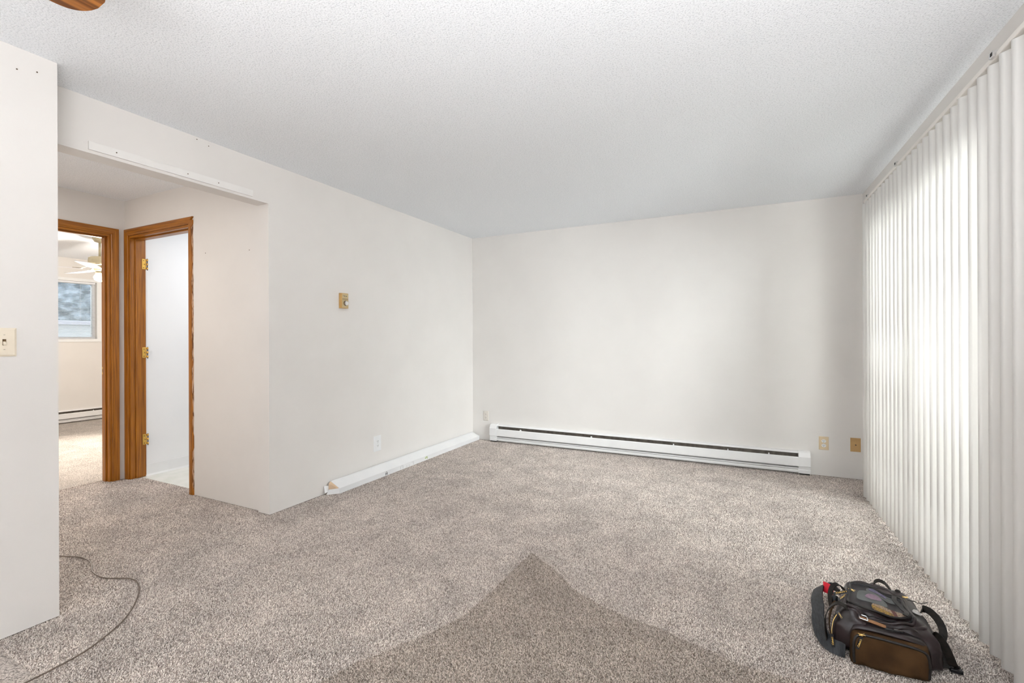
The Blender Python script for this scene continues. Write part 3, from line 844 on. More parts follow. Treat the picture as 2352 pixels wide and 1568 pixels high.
# ---------------------------------------------------------------- carpet remnant lying at the foot of the picture
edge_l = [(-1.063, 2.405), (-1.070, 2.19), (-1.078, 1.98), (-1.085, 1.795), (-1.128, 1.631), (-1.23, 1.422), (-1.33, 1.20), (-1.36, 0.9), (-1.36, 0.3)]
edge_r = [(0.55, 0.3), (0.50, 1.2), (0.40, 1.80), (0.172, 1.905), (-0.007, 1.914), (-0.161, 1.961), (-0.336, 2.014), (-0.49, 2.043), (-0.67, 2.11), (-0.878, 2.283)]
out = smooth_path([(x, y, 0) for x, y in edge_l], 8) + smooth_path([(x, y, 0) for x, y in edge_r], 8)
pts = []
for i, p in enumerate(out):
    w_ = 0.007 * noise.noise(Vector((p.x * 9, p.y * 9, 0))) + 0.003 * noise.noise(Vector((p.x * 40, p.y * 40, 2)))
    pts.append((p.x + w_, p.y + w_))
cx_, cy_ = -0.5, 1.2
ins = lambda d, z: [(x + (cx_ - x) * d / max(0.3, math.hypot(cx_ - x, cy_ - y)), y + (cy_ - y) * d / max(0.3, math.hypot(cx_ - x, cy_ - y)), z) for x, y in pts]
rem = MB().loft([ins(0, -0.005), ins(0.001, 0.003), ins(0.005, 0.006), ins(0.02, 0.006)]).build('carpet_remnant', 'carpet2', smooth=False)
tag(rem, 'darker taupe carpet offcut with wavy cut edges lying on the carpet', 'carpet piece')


# ---------------------------------------------------------------- carpet pile: short twisted yarn tufts, one scattered object per surface
import numpy as np


def yarn_mat(name, dark, light, nap):
    m = bpy.data.materials.new(name)
    m.use_nodes = True
    nt = m.node_tree
    N, L = nt.nodes.new, nt.links.new
    b = nt.nodes['Principled BSDF']
    b.inputs['Roughness'].default_value = 0.8
    b.inputs['Specular IOR Level'].default_value = 0.2
    oi = N('ShaderNodeObjectInfo')
    r = N('ShaderNodeValToRGB')
    r.color_ramp.elements[0].color = (*dark, 1)
    r.color_ramp.elements[1].color = (*light, 1)
    L(oi.outputs['Random'], r.inputs[0])
    g = N('ShaderNodeNewGeometry')
    n2 = N('ShaderNodeTexNoise'); n2.inputs['Scale'].default_value = 4.5; n2.inputs['Detail'].default_value = 6
    n2.inputs['Roughness'].default_value = 0.62; n2.inputs['Distortion'].default_value = 0.6
    L(g.outputs['Position'], n2.inputs['Vector'])
    mr = N('ShaderNodeMapRange')
    mr.inputs['From Min'].default_value = 0.33; mr.inputs['From Max'].default_value = 0.67
    mr.inputs['To Min'].default_value = 1 - nap; mr.inputs['To Max'].default_value = 1 + nap
    L(n2.outputs['Fac'], mr.inputs['Value'])
    mx = N('ShaderNodeVectorMath'); mx.operation = 'SCALE'
    L(r.outputs[0], mx.inputs[0]); L(mr.outputs[0], mx.inputs['Scale'])
    L(mx.outputs[0], b.inputs['Base Color'])
    return m


M['yarn'] = yarn_mat('taupe_yarn', (0.27, 0.217, 0.190), (0.97, 0.892, 0.83), 0.15)
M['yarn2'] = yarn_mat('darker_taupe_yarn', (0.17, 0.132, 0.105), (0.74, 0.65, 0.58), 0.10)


def tuft_object(name, m):
    """one bent, tapering strand of yarn about 9 mm long"""
    q = MB()
    q.tube([(0, 0, 0), (0.0005, 0, 0.003), (0.0016, 0, 0.0058), (0.0034, 0, 0.0080)], [0.0013, 0.0017, 0.0015, 0.0006], 5)
    o = q.build(name, m, smooth=True)
    COL.objects.unlink(o)           # only reached through the scatter below
    return o


def scatter(name, P, rot, scl, tuft, label):
    me = bpy.data.meshes.new(name)
    n = len(P)
    me.vertices.add(n)
    me.vertices.foreach_set('co', P.astype(np.float32).ravel())
    a = me.attributes.new('rot', 'FLOAT_VECTOR', 'POINT'); a.data.foreach_set('vector', rot.astype(np.float32).ravel())
    a = me.attributes.new('scl', 'FLOAT', 'POINT'); a.data.foreach_set('value', scl.astype(np.float32))
    me.materials.append(tuft.data.materials[0])
    o = bpy.data.objects.new(name, me)
    COL.objects.link(o)
    ng = bpy.data.node_groups.new(name, 'GeometryNodeTree')
    ng.interface.new_socket('Geometry', in_out='INPUT', socket_type='NodeSocketGeometry')
    ng.interface.new_socket('Geometry', in_out='OUTPUT', socket_type='NodeSocketGeometry')
    N, L = ng.nodes.new, ng.links.new
    gi, go = N('NodeGroupInput'), N('NodeGroupOutput')
    m2p = N('GeometryNodeMeshToPoints')
    iop = N('GeometryNodeInstanceOnPoints')
    oi = N('GeometryNodeObjectInfo'); oi.inputs['Object'].default_value = tuft
    oi.inputs['As Instance'].default_value = True
    ar = N('GeometryNodeInputNamedAttribute'); ar.data_type = 'FLOAT_VECTOR'; ar.inputs['Name'].default_value = 'rot'
    e2r = N('FunctionNodeEulerToRotation')
    asc = N('GeometryNodeInputNamedAttribute'); asc.data_type = 'FLOAT'; asc.inputs['Name'].default_value = 'scl'
    L(gi.outputs[0], m2p.inputs['Mesh']); L(m2p.outputs[0], iop.inputs['Points'])
    L(oi.outputs['Geometry'], iop.inputs['Instance'])
    L(ar.outputs['Attribute'], e2r.inputs[0]); L(e2r.outputs[0], iop.inputs['Rotation'])
    L(asc.outputs['Attribute'], iop.inputs['Scale'])
    L(iop.outputs[0], go.inputs[0])
    md = o.modifiers.new('pile', 'NODES')
    md.node_group = ng
    tag(o, label, 'carpet', kind='stuff')
    return o


def inside(px, py, poly):
    ins_ = np.zeros(len(px), bool)
    j = len(poly) - 1
    for i in range(len(poly)):
        xi, yi = poly[i]
        xj, yj = poly[j]
        if yi != yj:
            c_ = ((yi > py) != (yj > py)) & (px < (xj - xi) * (py - yi) / (yj - yi) + xi)
            ins_ ^= c_
        j = i
    return ins_


def grid_points(rects, step, rng):
    out_ = []
    for x0, x1, y0, y1 in rects:
        xs = np.arange(x0, x1, step)
        ys = np.arange(y0, y1, step)
        gx, gy = np.meshgrid(xs, ys)
        gx = gx.ravel() + rng.uniform(-0.5, 0.5, gx.size) * step
        gy = gy.ravel() + rng.uniform(-0.5, 0.5, gy.size) * step
        out_.append(np.stack([np.clip(gx, x0 + 0.002, x1 - 0.002), np.clip(gy, y0 + 0.002, y1 - 0.002)], 1))
    return np.concatenate(out_)


rng = np.random.default_rng(5)
near = grid_points([(XN, XR, 0.75, 2.95)], 0.0044, rng)
far = grid_points([(XL, XR, 2.95, YB), (XI, XL, 1.0, YE), (XL, XN, YN, 2.95), (XH, XI, 0.9, YH), (XH - 0.115, XH, B0 + 0.02, B1 - 0.02), (A0 + 0.02, A1 - 0.02, YH, YH + 0.08)], 0.0051, rng)
P2 = np.concatenate([near, far])
sc_ = np.concatenate([rng.uniform(0.58, 1.0, len(near)), rng.uniform(0.64, 1.02, len(far))])
th_ = R(26.225)
dd = -P2[:, 0] * math.sin(th_) + P2[:, 1] * math.cos(th_)
xx = P2[:, 0] * math.cos(th_) + P2[:, 1] * math.sin(th_)
rem_poly = [tuple(p)[:2] for p in ins(0.004, 0)]
keep = (dd > 1.25) & (np.abs(xx) < dd * 1.28 + 0.25) & ~inside(P2[:, 0], P2[:, 1], rem_poly)
P2, sc_ = P2[keep], sc_[keep]
n_ = len(P2)
rot = np.stack([rng.normal(0, 0.45, n_), rng.normal(0.1, 0.45, n_), rng.normal(R(70), 1.5, n_)], 1)
tuft1 = tuft_object('yarn_tuft', 'yarn')
scatter('carpet_pile', np.column_stack([P2, np.full(n_, -0.0066)]), rot, sc_, tuft1, 'short twisted taupe pile of the room and hall carpet')
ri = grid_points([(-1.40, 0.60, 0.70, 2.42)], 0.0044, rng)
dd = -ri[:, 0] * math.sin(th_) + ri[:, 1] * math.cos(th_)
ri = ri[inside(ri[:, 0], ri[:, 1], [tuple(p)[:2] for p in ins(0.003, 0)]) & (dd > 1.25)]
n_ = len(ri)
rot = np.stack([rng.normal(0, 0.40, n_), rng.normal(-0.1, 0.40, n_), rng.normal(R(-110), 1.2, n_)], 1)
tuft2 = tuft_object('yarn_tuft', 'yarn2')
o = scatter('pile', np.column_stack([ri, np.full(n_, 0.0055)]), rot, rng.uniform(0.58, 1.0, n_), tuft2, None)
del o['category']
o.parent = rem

# ---------------------------------------------------------------- cord on the carpet
cp = smooth_path([(-3.75, 1.10, 0.0055), (-3.60, 1.16, 0.0055), (-3.436, 1.217, 0.0055), (-3.327, 1.258, 0.0055), (-3.218, 1.262, 0.0055), (-3.120, 1.235, 0.0055), (-3.041, 1.208, 0.0065), (-2.915, 1.206, 0.0055), (-2.784, 1.259, 0.0055),
                  (-2.68, 1.245, 0.0055), (-2.568, 1.191, 0.0055), (-2.454, 1.11, 0.0055), (-2.374, 1.026, 0.0055), (-2.299, 0.895, 0.0055), (-2.279, 0.785, 0.0055), (-2.275, 0.70, 0.0055), (-2.27, 0.5, 0.0055), (-2.2, 0.2, 0.0055)], 8)
tag(MB().tube(cp, 0.0031, 8).build('power_cord', 'cord', smooth=True), 'thin taupe power cord snaking across the carpet past the near wall', 'cord')

# ---------------------------------------------------------------- ceiling fans


def ceiling_fan(loc, zb, rad, angles, label, m_blade, m_body, light, scale=1.0):
    x, y = loc
    f = empty('ceiling_fan', (x, y, zb), label, 'ceiling fan')
    MB().lathe((x, y, 0), [(0.02, 2.375), (0.05, 2.385), (0.068, 2.42), (0.070, H)], 24).build('canopy', m_body, f, smooth=True)
    MB().cyl((x, y, zb + 0.12), (x, y, 2.38), 0.012, n=12).build('downrod', m_body, f, smooth=True)
    MB().lathe((x, y, zb), [(0.03, 0.155), (0.085, 0.15), (0.105, 0.135), (0.108, 0.07), (0.10, 0.055), (0.06, 0.045)], 28).build('motor_housing', m_body, f, smooth=False)
    MB().lathe((x, y, zb), [(0.06, 0.046), (0.065, 0.03), (0.055, 0.0), (0.045, -0.02), (0.02, -0.025)], 24).build('switch_housing', m_body, f, smooth=True)
    base = None
    for a in angles:
        if base is None:
            rings = []
            n = 90
            for i in range(n + 1):
                s_ = 0.155 + (rad - 0.155) * i / n
                w = 0.055 + 0.024 * min(1, (s_ - 0.155) / 0.25)
                e = rad - s_
                if e < 0.075:
                    w *= math.sqrt(max(0.0, 1 - ((0.075 - e) / 0.0765) ** 2.6))
                e2 = s_ - 0.155
                if e2 < 0.03:
                    w *= 0.75 + 0.25 * math.sqrt(max(0, 1 - ((0.03 - e2) / 0.03) ** 2))
                tl = 0.13 * w
                rings.append([(s_, -w, -tl - 0.003), (s_, w, tl - 0.003), (s_, w, tl + 0.003), (s_, -w, -tl + 0.003)])
            q = MB()
            q.v = []
            q.loft([[(yy, xx, zz) for xx, yy, zz in r_] for r_ in rings])     # blade length along its own y
            bl = q.build('blade', m_blade, f, smooth=False)
            q = MB().ribbon([(0, 0.09, 0.035), (0, 0.13, 0.02), (0, 0.17, 0.006), (0, 0.24, 0.005)], (1, 0, 0), 0.035, 0.004)
            ir = q.build('blade_iron', m_body, f)
            base = (bl.data, ir.data)
            objs = [bl, ir]
        else:
            objs = []
            for nm, me in zip(('blade', 'blade_iron'), base):
                o = bpy.data.objects.new(nm, me)
                COL.objects.link(o)
                o.parent = f
                objs.append(o)
        for o in objs:
            o.matrix_parent_inverse = f.matrix_world.inverted()
            o.matrix_basis = Matrix.Translation((x, y, zb)) @ Matrix.Rotation(R(a - 90), 4, 'Z')
    if light:
        fit = MB().lathe((x, y, zb), [(0.02, -0.024), (0.045, -0.03), (0.04, -0.05), (0.02, -0.052)], 20).build('light_fitter', m_body, f, smooth=True)
        MB().lathe((x, y, zb), [(0.018, -0.045), (0.045, -0.062), (0.058, -0.09), (0.050, -0.118), (0.022, -0.136), (0.004, -0.139)], 24).build('globe', 'bulb', f, smooth=True)
    return f


ceiling_fan((-1.508, -0.046), 2.10, 0.668, [90 + 72 * k for k in range(5)], 'brown oak bladed ceiling fan, one blade tip showing under the ceiling', 'blade', 'bronze', False)
ceiling_fan((-6.85, 2.80), 2.055, 0.68, [182, 254, 326, 38, 110], 'white bladed ceiling fan with lit globe in the bedroom', 'fan_white', 'pale_fan', True)
ld = bpy.data.lights.new('bedroom_globe_light', 'POINT')
ld.energy = 50
ld.color = (1.0, 0.95, 0.87)
ld.shadow_soft_size = 0.06
lo = bpy.data.objects.new('bedroom_globe_light', ld)
lo.location = (-6.85, 2.80, 1.86)
COL.objects.link(lo)
sd = bpy.data.lights.new('bedroom_floor_fill_spot', 'SPOT')       # added spot that brightens the bedroom and hall carpet near the doorway
sd.energy = 260
sd.color = (1.0, 0.94, 0.85)
sd.spot_size = R(128)
sd.spot_blend = 0.5
sd.shadow_soft_size = 0.06
so = bpy.data.objects.new('bedroom_floor_fill_spot', sd)
so.location = (-6.85, 2.80, 1.85)
so.rotation_euler = (Vector((-5.7, 2.2, 0.0)) - so.location).to_track_quat('-Z', 'Y').to_euler()
COL.objects.link(so)


# ---------------------------------------------------------------- duffel bag on the carpet, lower right
bag = empty('duffel_bag', (0.48, 2.30, 0), 'brown black nylon duffel bag with mesh lid and straps on the carpet by the blind', 'bag')


def bag_top(x, y):
    """soft lid: high at the near-left shoulder, slumping to the right"""
    h = 0.172 - 0.17 * max(0, x - 0.40) - 0.25 * max(0, 0.36 - x)
    h -= 0.10 * max(0.0, 2.22 - y)
    return h


def wr(p, s_, a):
    return a * noise.noise(Vector(p) * s_)


# body: lofted along x, each ring a soft rounded rectangle in y-z
bx0, bx1 = 0.318, 0.652
nu, nt_ = 44, 52
rings = []
for i in range(nu + 1):
    u = i / nu
    e = 1 - abs(2 * u - 1) ** 5
    k = max(0.0, e) ** 0.32
    x = bx0 + (bx1 - bx0) * u
    yc = 2.328 + 0.020 * (u - 0.3)
    hy = (0.171 + 0.012 * u) * (0.80 + 0.20 * k)
    ring = []
    for j in range(nt_):
        a = 2 * math.pi * j / nt_
        ca, sa = math.cos(a), math.sin(a)
        sx = math.copysign(abs(ca) ** 0.45, ca)
        sz = math.copysign(abs(sa) ** 0.42, sa)
        y = yc + hy * sx
        top = bag_top(x, y)
        hz = top / 2 * (0.55 + 0.45 * k)
        z = hz + hz * sz
        p = Vector((x, y, z))
        if sa > -0.7:
            d = wr(p, 16, 0.014) + wr((x * 9, y * 30, z * 30), 1, 0.011) + wr(p, 48, 0.004)
            y += d * sx
            z += d * max(0, sz)
        ring.append((x + (1 - u) ** 1.5 * 0.30 * max(0.0, y - 2.20), y, max(0.002, z)))
    rings.append(ring)
body = MB().loft(rings).build('body', 'bag', bag, smooth=True, subsurf=0)
BT = BVHTree.FromPolygons([v.co.copy() for v in body.data.vertices], [p.vertices[:] for p in body.data.polygons])
OB = Vector((0.48, 2.30, 0))


def drape(x, y, up=0.0):
    hit = BT.ray_cast(Vector((x, y, 0.6)), Vector((0, 0, -1)))
    z = hit[0].z if hit[0] is not None else 0.10
    return Vector((x, y, z + up))


_g = {}
for _i in range(0, 50):
    for _j in range(0, 50):
        _g[_i, _j] = drape(0.25 + _i * 0.009, 2.10 + _j * 0.009).z
for _n in range(3):         # upper envelope of the wrinkles, then smoothed: the taut lid
    _g = {k: ((max(_g.get((k[0] + a, k[1] + c_), 0) for a in (-1, 0, 1) for c_ in (-1, 0, 1))) if _n == 0 else
              sum(_g.get((k[0] + a, k[1] + c_), v) for a in (-1, 0, 1) for c_ in (-1, 0, 1)) / 9) for k, v in _g.items()}


def taut(x, y, up=0.0):
    u, v = (x - 0.25) / 0.009, (y - 2.10) / 0.009
    i, j = int(u), int(v)
    u, v = u - i, v - j
    z = (_g[i, j] * (1 - u) + _g[i + 1, j] * u) * (1 - v) + (_g[i, j + 1] * (1 - u) + _g[i + 1, j + 1] * u) * v
    return Vector((x, y, z + up))


def drape_sheet(outline, up, th, name, m, parent, n=16):
    """closed outline filled as a fan grid laid over the lid"""
    P = smooth_path([(x, y, 0) for x, y in outline], 5, closed=True)
    cx = sum(p.x for p in P) / len(P)
    cy = sum(p.y for p in P) / len(P)
    rr_ = []
    for i in range(1, n + 1):
        f = i / n
        rr_.append([taut(cx + (p.x - cx) * f, cy + (p.y - cy) * f, up) for p in P])
    q = MB()
    low = [v - Vector((0, 0, th)) for v in rr_[-1]]
    q.loft([rr_[0]] + rr_[1:] + [low, [v - Vector((0, 0, th)) for v in rr_[0]]])
    return q.build(name, m, parent, smooth=True)


lid = [(0.411, 2.400), (0.434, 2.412), (0.470, 2.402), (0.519, 2.392), (0.574, 2.395), (0.572, 2.326), (0.574, 2.252), (0.540, 2.216), (0.480, 2.205), (0.425, 2.202), (0.386, 2.212), (0.376, 2.240), (0.392, 2.30)]
lid = [(x, y - 0.004) for x, y in lid]
film = drape_sheet(lid, 0.0132, 0.0006, 'mesh_window', 'film', bag, 24)
film['label'] = 'see-through smoky mesh window'
LP = [taut(p.x, p.y, 0.0110) for p in smooth_path([(x, y, 0) for x, y in lid], 6, closed=True)]
MB().tube(LP, 0.0042, 8, closed=True).build('lid_piping', 'piping', bag, smooth=True)
LP2 = [drape(0.477 + (p.x - 0.477) * 1.11, 2.305 + (p.y - 2.305) * 1.13, 0.004) for p in LP]
MB().tube(LP2, 0.0058, 8, closed=True).build('zip_flap', 'bag', bag, smooth=True)
MB().tube([drape(0.477 + (p.x - 0.477) * 1.05, 2.305 + (p.y - 2.305) * 1.055, 0.004) for p in LP], 0.0022, 6, closed=True).build('zip', 'black_plastic', bag, smooth=True)
st = smooth_path([(0.556, 2.386, 0), (0.548, 2.34, 0), (0.556, 2.29, 0), (0.562, 2.25, 0), (0.552, 2.225, 0)], 6)
MB().ribbon([taut(p.x, p.y, 0.0152) for p in st], (1, 0.1, 0), 0.016, 0.003).build('binding_strip', 'piping', bag)

# things showing through the mesh window
pk = drape_sheet([(0.413, 2.287), (0.430, 2.330), (0.46, 2.346), (0.50, 2.335), (0.515, 2.300), (0.50, 2.270), (0.45, 2.258), (0.415, 2.262)], 0.0054, 0.0012, 'packet', 'film_clear', None)
tag(pk, 'grey oval plastic packet with lilac label under the mesh window', 'packet')
lb = drape_sheet([(0.442, 2.293), (0.463, 2.321), (0.497, 2.318), (0.489, 2.292), (0.455, 2.281)], 0.0082, 0.0006, 'label', 'pink', pk, 8)
lb['label'] = 'lilac label'
pk2 = drape_sheet([(0.458, 2.345), (0.470, 2.382), (0.522, 2.384), (0.555, 2.372), (0.552, 2.335), (0.52, 2.330), (0.49, 2.342)], 0.0054, 0.0012, 'packet', 'film_clear', None)
tag(pk2, 'grey packet with violet print under the far side of mesh window', 'packet')
lb = drape_sheet([(0.468, 2.352), (0.476, 2.376), (0.520, 2.378), (0.523, 2.352), (0.495, 2.350)], 0.0082, 0.0006, 'label', 'purple', pk2, 8)
lb['label'] = 'violet printed panel'
yb = drape_sheet([(0.455, 2.250), (0.480, 2.268), (0.518, 2.266), (0.550, 2.258), (0.560, 2.235), (0.540, 2.219), (0.50, 2.212), (0.455, 2.214)], 0.0052, 0.0012, 'net_pouch', 'peach', None)
tag(yb, 'yellow and peach net pouch with maroon band under the mesh window', 'pouch')
yl = drape_sheet([(0.453, 2.240), (0.470, 2.243), (0.515, 2.232), (0.517, 2.217), (0.49, 2.212), (0.454, 2.214)], 0.0066, 0.0006, 'yellow_panel', 'yellow', yb, 10)
mbn = drape_sheet([(0.517, 2.262), (0.527, 2.262), (0.529, 2.24), (0.528, 2.218), (0.518, 2.217), (0.517, 2.24)], 0.0068, 0.0006, 'band', 'maroon', yb, 8)

# big front pocket
rings = []
px0, px1 = 0.366, 0.598
for i in range(37):
    u = i / 36
    k = max(0.0, 1 - abs(2 * u - 1) ** 6) ** 0.30
    x = px0 + (px1 - px0) * u
    hgt = 0.122 * (0.80 + 0.20 * k) - 0.004 * u
    dp = 0.046 * (0.25 + 0.75 * k)
    ring = []
    for j in range(32):
        a = 2 * math.pi * j / 32
        ca, sa = math.cos(a), math.sin(a)
        sx = math.copysign(abs(ca) ** 0.5, ca)
        sz = math.copysign(abs(sa) ** 0.33, sa)
        z = hgt / 2 * (1 + sz)
        y = 2.140 + dp * sx + (0.018 * (z / 0.12) if sx < 0 else 0)
        d = wr((x, y, z), 18, 0.010) + wr((x * 26 + z * 30, 3, 1), 1, 0.006)
        y += d * (1 if sx < 0 else 0)
        ring.append((x, y, max(0.0015, z)))
    rings.append(ring)
pocket = MB().loft(rings).build('front_pocket', 'pocket', bag, smooth=True)
pocket['label'] = 'brown canvas front pocket'
BP = BVHTree.FromPolygons([v.co.copy() for v in pocket.data.vertices], [p.vertices[:] for p in pocket.data.polygons])


def on_pocket(x, z, off=0.001):
    h_ = BP.ray_cast(Vector((x, 1.8, z)), Vector((0, 1, 0)))
    y = h_[0].y if h_[0] is not None else 2.12
    return Vector((x, y - off, z))


pipe = smooth_path([on_pocket(*q) for q in ((0.373, 0.012), (0.372, 0.05), (0.374, 0.085), (0.382, 0.104), (0.400, 0.112), (0.44, 0.1135), (0.50, 0.112), (0.55, 0.109), (0.578, 0.101), (0.589, 0.083), (0.592, 0.05), (0.590, 0.012))], 6)
MB().tube(pipe, 0.0048, 8).build('piping', 'piping', pocket, smooth=True)
top = smooth_path([(0.368, 2.165, 0.045), (0.366, 2.160, 0.085), (0.380, 2.155, 0.122), (0.42, 2.150, 0.131), (0.48, 2.150, 0.129), (0.54, 2.150, 0.124), (0.585, 2.155, 0.112), (0.603, 2.165, 0.085), (0.608, 2.17, 0.04)], 6)
MB().ribbon(top, (0, 1, 0.15), 0.040, 0.007).build('zip_gusset', 'bag', pocket, smooth=True)
# folds between pocket and lid
for pts_, r_ in (([(0.375, 2.185, 0), (0.42, 2.182, 0), (0.47, 2.180, 0), (0.53, 2.186, 0), (0.58, 2.19, 0)], 0.011), ([(0.56, 2.205, 0), (0.59, 2.215, 0), (0.612, 2.235, 0), (0.622, 2.27, 0)], 0.008)):
    pp = [drape(p.x, p.y, -0.004) for p in smooth_path(pts_, 6)]
    n_ = len(pp)
    MB().tube(pp, [r_ * (0.25 + 0.75 * math.sin(math.pi * min(1, max(0, (i + 0.5) / n_))) ** 0.6) for i in range(n_)], 10).build('fold', 'bag', bag, smooth=True)

for pts_, r_ in (([(0.42, 2.437, 0), (0.46, 2.448, 0), (0.51, 2.440, 0), (0.56, 2.446, 0), (0.60, 2.440, 0)], 0.010), ([(0.445, 2.470, 0), (0.50, 2.474, 0), (0.56, 2.468, 0)], 0.008)):
    pp = [drape(p.x, p.y, -0.003) for p in smooth_path(pts_, 6)]
    n_ = len(pp)
    MB().tube(pp, [r_ * (0.25 + 0.75 * math.sin(math.pi * min(1, max(0, (i + 0.5) / n_))) ** 0.6) for i in range(n_)], 10).build('fold', 'bag', bag, smooth=True)

# zip pulls with script lettering
def slider(name, c, ang, m, par, s_=1.0):
    q = MB()
    ca, sa = math.cos(ang), math.sin(ang)
    c = Vector(c)
    w = Vector((-sa, ca, 0))
    d = Vector((ca, sa, 0))
    for k in (-1, 1):
        q.tube([c - d * 0.010 * s_ + w * 0.006 * k * s_, c + w * 0.001 * k, c + d * 0.010 * s_ + w * 0.006 * k * s_ + Vector((0, 0, 0.002))], 0.0018 * s_, 6)
    q.lathe(c + Vector((0, 0, -0.001)), [(0.001, 0.004), (0.0042 * s_, 0.003), (0.0042 * s_, -0.003), (0.001, -0.004)], 10)
    return q.build(name, m, par, smooth=True)


def pull(c0, c1, nrm, par, word=True, wdt=0.010):
    """flat tab from c0 to c1 facing nrm, lettered along its length"""
    c0, c1, nrm = Vector(c0), Vector(c1), Vector(nrm).normalized()
    d = (c1 - c0)
    side = d.cross(nrm).normalized()
    pt = MB().ribbon([c0, c0 + d * 0.33, c0 + d * 0.66, c1], side, wdt, 0.0025).build('pull_tab', 'black_plastic', par)
    if word:
        mid = c0 + d * 0.55 + nrm * 0.0022
        text_mesh('lettering', "Cabela's", 0.0082, mid, -d, side.cross(d).cross(d) if False else nrm.cross(-d), 'gold_print', pt, shear=0.25, width=d.length * 0.62, extrude=0.0005)
    return pt


slider('zip_slider', on_pocket(0.397, 0.114, 0.010) + Vector((0, 0, 0.002)), 0.1, 'gold', pocket)
pull(on_pocket(0.397, 0.110, 0.006), on_pocket(0.381, 0.066, 0.006), (0.1, -1, 0.25), pocket)
slider('zip_slider', drape(0.402, 2.310, 0.012), 2.6, 'gold', bag)
pull(drape(0.397, 2.300, 0.014), Vector((0.336, 2.300, 0.160)), (0.1, -0.6, 1), bag)
pull(drape(0.385, 2.285, 0.012), Vector((0.350, 2.268, 0.155)), (0.1, -0.6, 1), bag, True, 0.009)
slider('zip_slider', drape(0.600, 2.422, 0.010), -0.2, 'gold', bag, 0.9)
pull((0.333, 2.185, 0.150), (0.349, 2.172, 0.128), (-0.2, -1, 0.5), bag, True, 0.009)
MB().tube(smooth_path([(0.330, 2.176, 0.140), (0.318, 2.168, 0.118), (0.312, 2.160, 0.090), (0.311, 2.156, 0.070)], 5), 0.0014, 6).build('pull_cord', 'gold', bag, smooth=True)
pull((0.311, 2.154, 0.072), (0.314, 2.146, 0.028), (-0.25, -1, 0.15), bag, True, 0.010)
# thin tail of zip cord at the far right
MB().tube(smooth_path([(0.610, 2.425, 0.138), (0.640, 2.46, 0.122), (0.66, 2.50, 0.100), (0.694, 2.557, 0.078), (0.722, 2.60, 0.066)], 6), 0.0016, 6).build('zip_tail', 'webbing', bag, smooth=True)

# left end: wide shoulder strap looping out over the carpet, red tag, two webbing handles
sp_ = smooth_path([(0.352, 2.150, 0.022), (0.322, 2.150, 0.026), (0.298, 2.172, 0.028), (0.284, 2.225, 0.034), (0.284, 2.30, 0.044), (0.294, 2.38, 0.052), (0.301, 2.47, 0.054), (0.322, 2.565, 0.054), (0.352, 2.605, 0.054), (0.385, 2.60, 0.054), (0.400, 2.52, 0.060)], 7)
nsp = len(sp_)
wd = []
for i in range(nsp):
    f = i / (nsp - 1)
    a = R(70 - 38 * math.sin(math.pi * f))
    t = (sp_[min(i + 1, nsp - 1)] - sp_[max(i - 1, 0)]).normalized()
    outw = t.cross(Vector((0, 0, 1))).normalized()
    wd.append(Vector((0, 0, 1)) * math.sin(a) + outw * math.cos(a))
MB().ribbon(sp_, wd, 0.050, 0.005).build('shoulder_strap', 'strap_grey', bag, smooth=False)
rt = MB().ribbon(smooth_path([(0.338, 2.560, 0.066), (0.352, 2.535, 0.072), (0.364, 2.490, 0.078)], 4), (0.25, -0.1, 1), 0.044, 0.003).build('tag', 'red', bag)
rt['label'] = 'red tag'
h1 = smooth_path([(0.336, 2.330, 0.085), (0.333, 2.350, 0.125), (0.345, 2.372, 0.158), (0.366, 2.380, 0.168), (0.386, 2.376, 0.152), (0.390, 2.368, 0.135)], 7)
MB().ribbon(h1, (0.5, -0.86, 0.0), 0.022, 0.003).build('handle', 'webbing', bag)
h2 = smooth_path([(0.300, 2.185, 0.030), (0.294, 2.185, 0.075), (0.296, 2.190, 0.118), (0.310, 2.195, 0.152), (0.336, 2.196, 0.176), (0.362, 2.192, 0.170), (0.376, 2.188, 0.158)], 7)
MB().ribbon(h2, (0.25, 0.95, 0.0), 0.026, 0.003).build('handle', 'webbing', bag)
MB().ribbon(smooth_path([(0.318, 2.20, 0.02), (0.312, 2.22, 0.08), (0.322, 2.24, 0.13), (0.34, 2.25, 0.155)], 6), (0.1, 1, 0), 0.03, 0.004).build('side_panel', 'pocket', bag)
MB().lathe((0.349, 2.345, 0.115), [(0.004, -0.02), (0.011, -0.016), (0.012, 0.016), (0.004, 0.02)], 14).build('rolled_end', 'strap_grey', bag, smooth=True)

# right end: webbing loops, buckle and label
l1 = smooth_path([(0.640, 2.400, 0.098), (0.660, 2.428, 0.112), (0.680, 2.412, 0.112), (0.694, 2.372, 0.098), (0.696, 2.342, 0.074), (0.684, 2.325, 0.050), (0.668, 2.305, 0.030), (0.664, 2.27, 0.018)], 7)
nl = len(l1)
MB().ribbon(l1, [Vector((0.35 + 0.5 * i / nl, 0.2, 0.9 - 0.9 * i / nl)) for i in range(nl)], 0.026, 0.003).build('handle', 'webbing', bag)
l2 = smooth_path([(0.622, 2.236, 0.092), (0.632, 2.238, 0.110), (0.648, 2.232, 0.110), (0.664, 2.222, 0.086), (0.675, 2.214, 0.056), (0.684, 2.214, 0.030), (0.692, 2.222, 0.018)], 7)
MB().ribbon(l2, (0.75, -0.45, 0.35), 0.028, 0.003).build('shoulder_strap', 'webbing', bag)
MB().ribbon(smooth_path([(0.664, 2.30, 0.026), (0.668, 2.262, 0.030), (0.670, 2.232, 0.020), (0.672, 2.218, 0.010)], 6), (1, 0.2, 0.3), 0.034, 0.006).build('strap_end', 'webbing', bag)
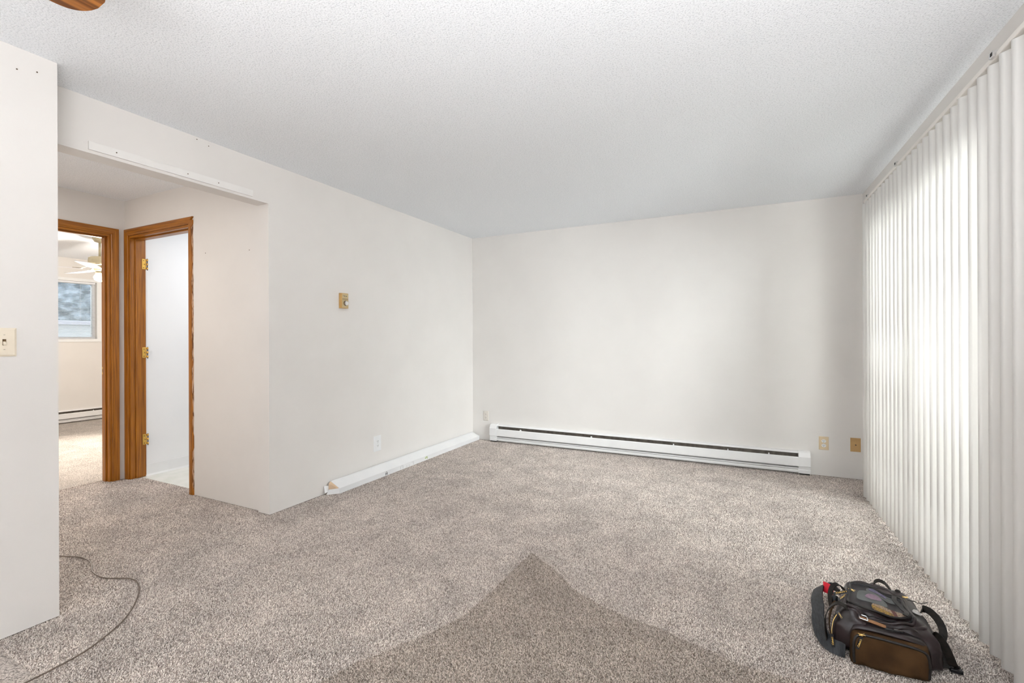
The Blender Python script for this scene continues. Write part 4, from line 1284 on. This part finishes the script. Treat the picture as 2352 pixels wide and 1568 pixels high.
bk = MB().box(0.676, 0.712, 2.206, 2.216, 0.003, 0.017).box(0.676, 0.712, 2.230, 2.240, 0.003, 0.017).box(0.676, 0.683, 2.216, 2.230, 0.003, 0.017).box(0.704, 0.712, 2.216, 2.230, 0.003, 0.017).build('buckle', 'black_plastic', bag, bevel=0.003)
wl = drape_sheet([(0.598, 2.318), (0.606, 2.345), (0.622, 2.356), (0.631, 2.340), (0.620, 2.318)], 0.004, 0.001, 'patch', 'white_cloth', bag, 5)
wl['label'] = 'worn white patch'
# far side: small webbing grab loop and its stub
MB().ribbon(smooth_path([(0.508, 2.475, 0.135), (0.510, 2.480, 0.160), (0.524, 2.482, 0.172), (0.545, 2.486, 0.166), (0.560, 2.488, 0.150), (0.572, 2.486, 0.128)], 6), (0.2, 1, 0.2), 0.020, 0.003).build('grab_loop', 'webbing', bag)
MB().lathe((0.590, 2.478, 0.132), [(0.003, -0.014), (0.010, -0.010), (0.010, 0.014), (0.003, 0.018)], 10).build('strap_stub', 'webbing', bag, smooth=True)
# compression strap with chrome buckle lying over the pocket top, dark pen tucked in the fold
cs = smooth_path([(0.395, 2.172, 0.150), (0.425, 2.166, 0.148), (0.455, 2.162, 0.144), (0.480, 2.164, 0.138)], 6)
MB().ribbon(cs, (0, 1, 0.5), 0.012, 0.003).build('compression_strap', 'leather', bag)
bkl = MB()
for a_, b_ in (((0.400, 2.160, 0.153), (0.424, 2.156, 0.151)), ((0.400, 2.180, 0.158), (0.424, 2.176, 0.156)), ((0.400, 2.160, 0.153), (0.400, 2.180, 0.158)), ((0.424, 2.156, 0.151), (0.424, 2.176, 0.156))):
    bkl.cyl(a_, b_, 0.0022, n=8)
bkl.build('buckle', 'chrome', bag)
pn = empty('pen', (0.487, 2.168, 0.140), 'black pen tucked in the fold above the brown front pocket', 'pen')
MB().tube([(0.472, 2.146, 0.1400), (0.480, 2.147, 0.1398), (0.522, 2.156, 0.1365), (0.532, 2.159, 0.1355)], [0.0024, 0.0042, 0.0042, 0.002], 10).build('barrel', 'black_plastic', pn, smooth=True)
MB().ribbon([(0.500, 2.150, 0.1430), (0.512, 2.153, 0.1422), (0.526, 2.156, 0.1405)], (0.3, -1, 0), 0.0022, 0.001).build('clip', 'chrome', pn)
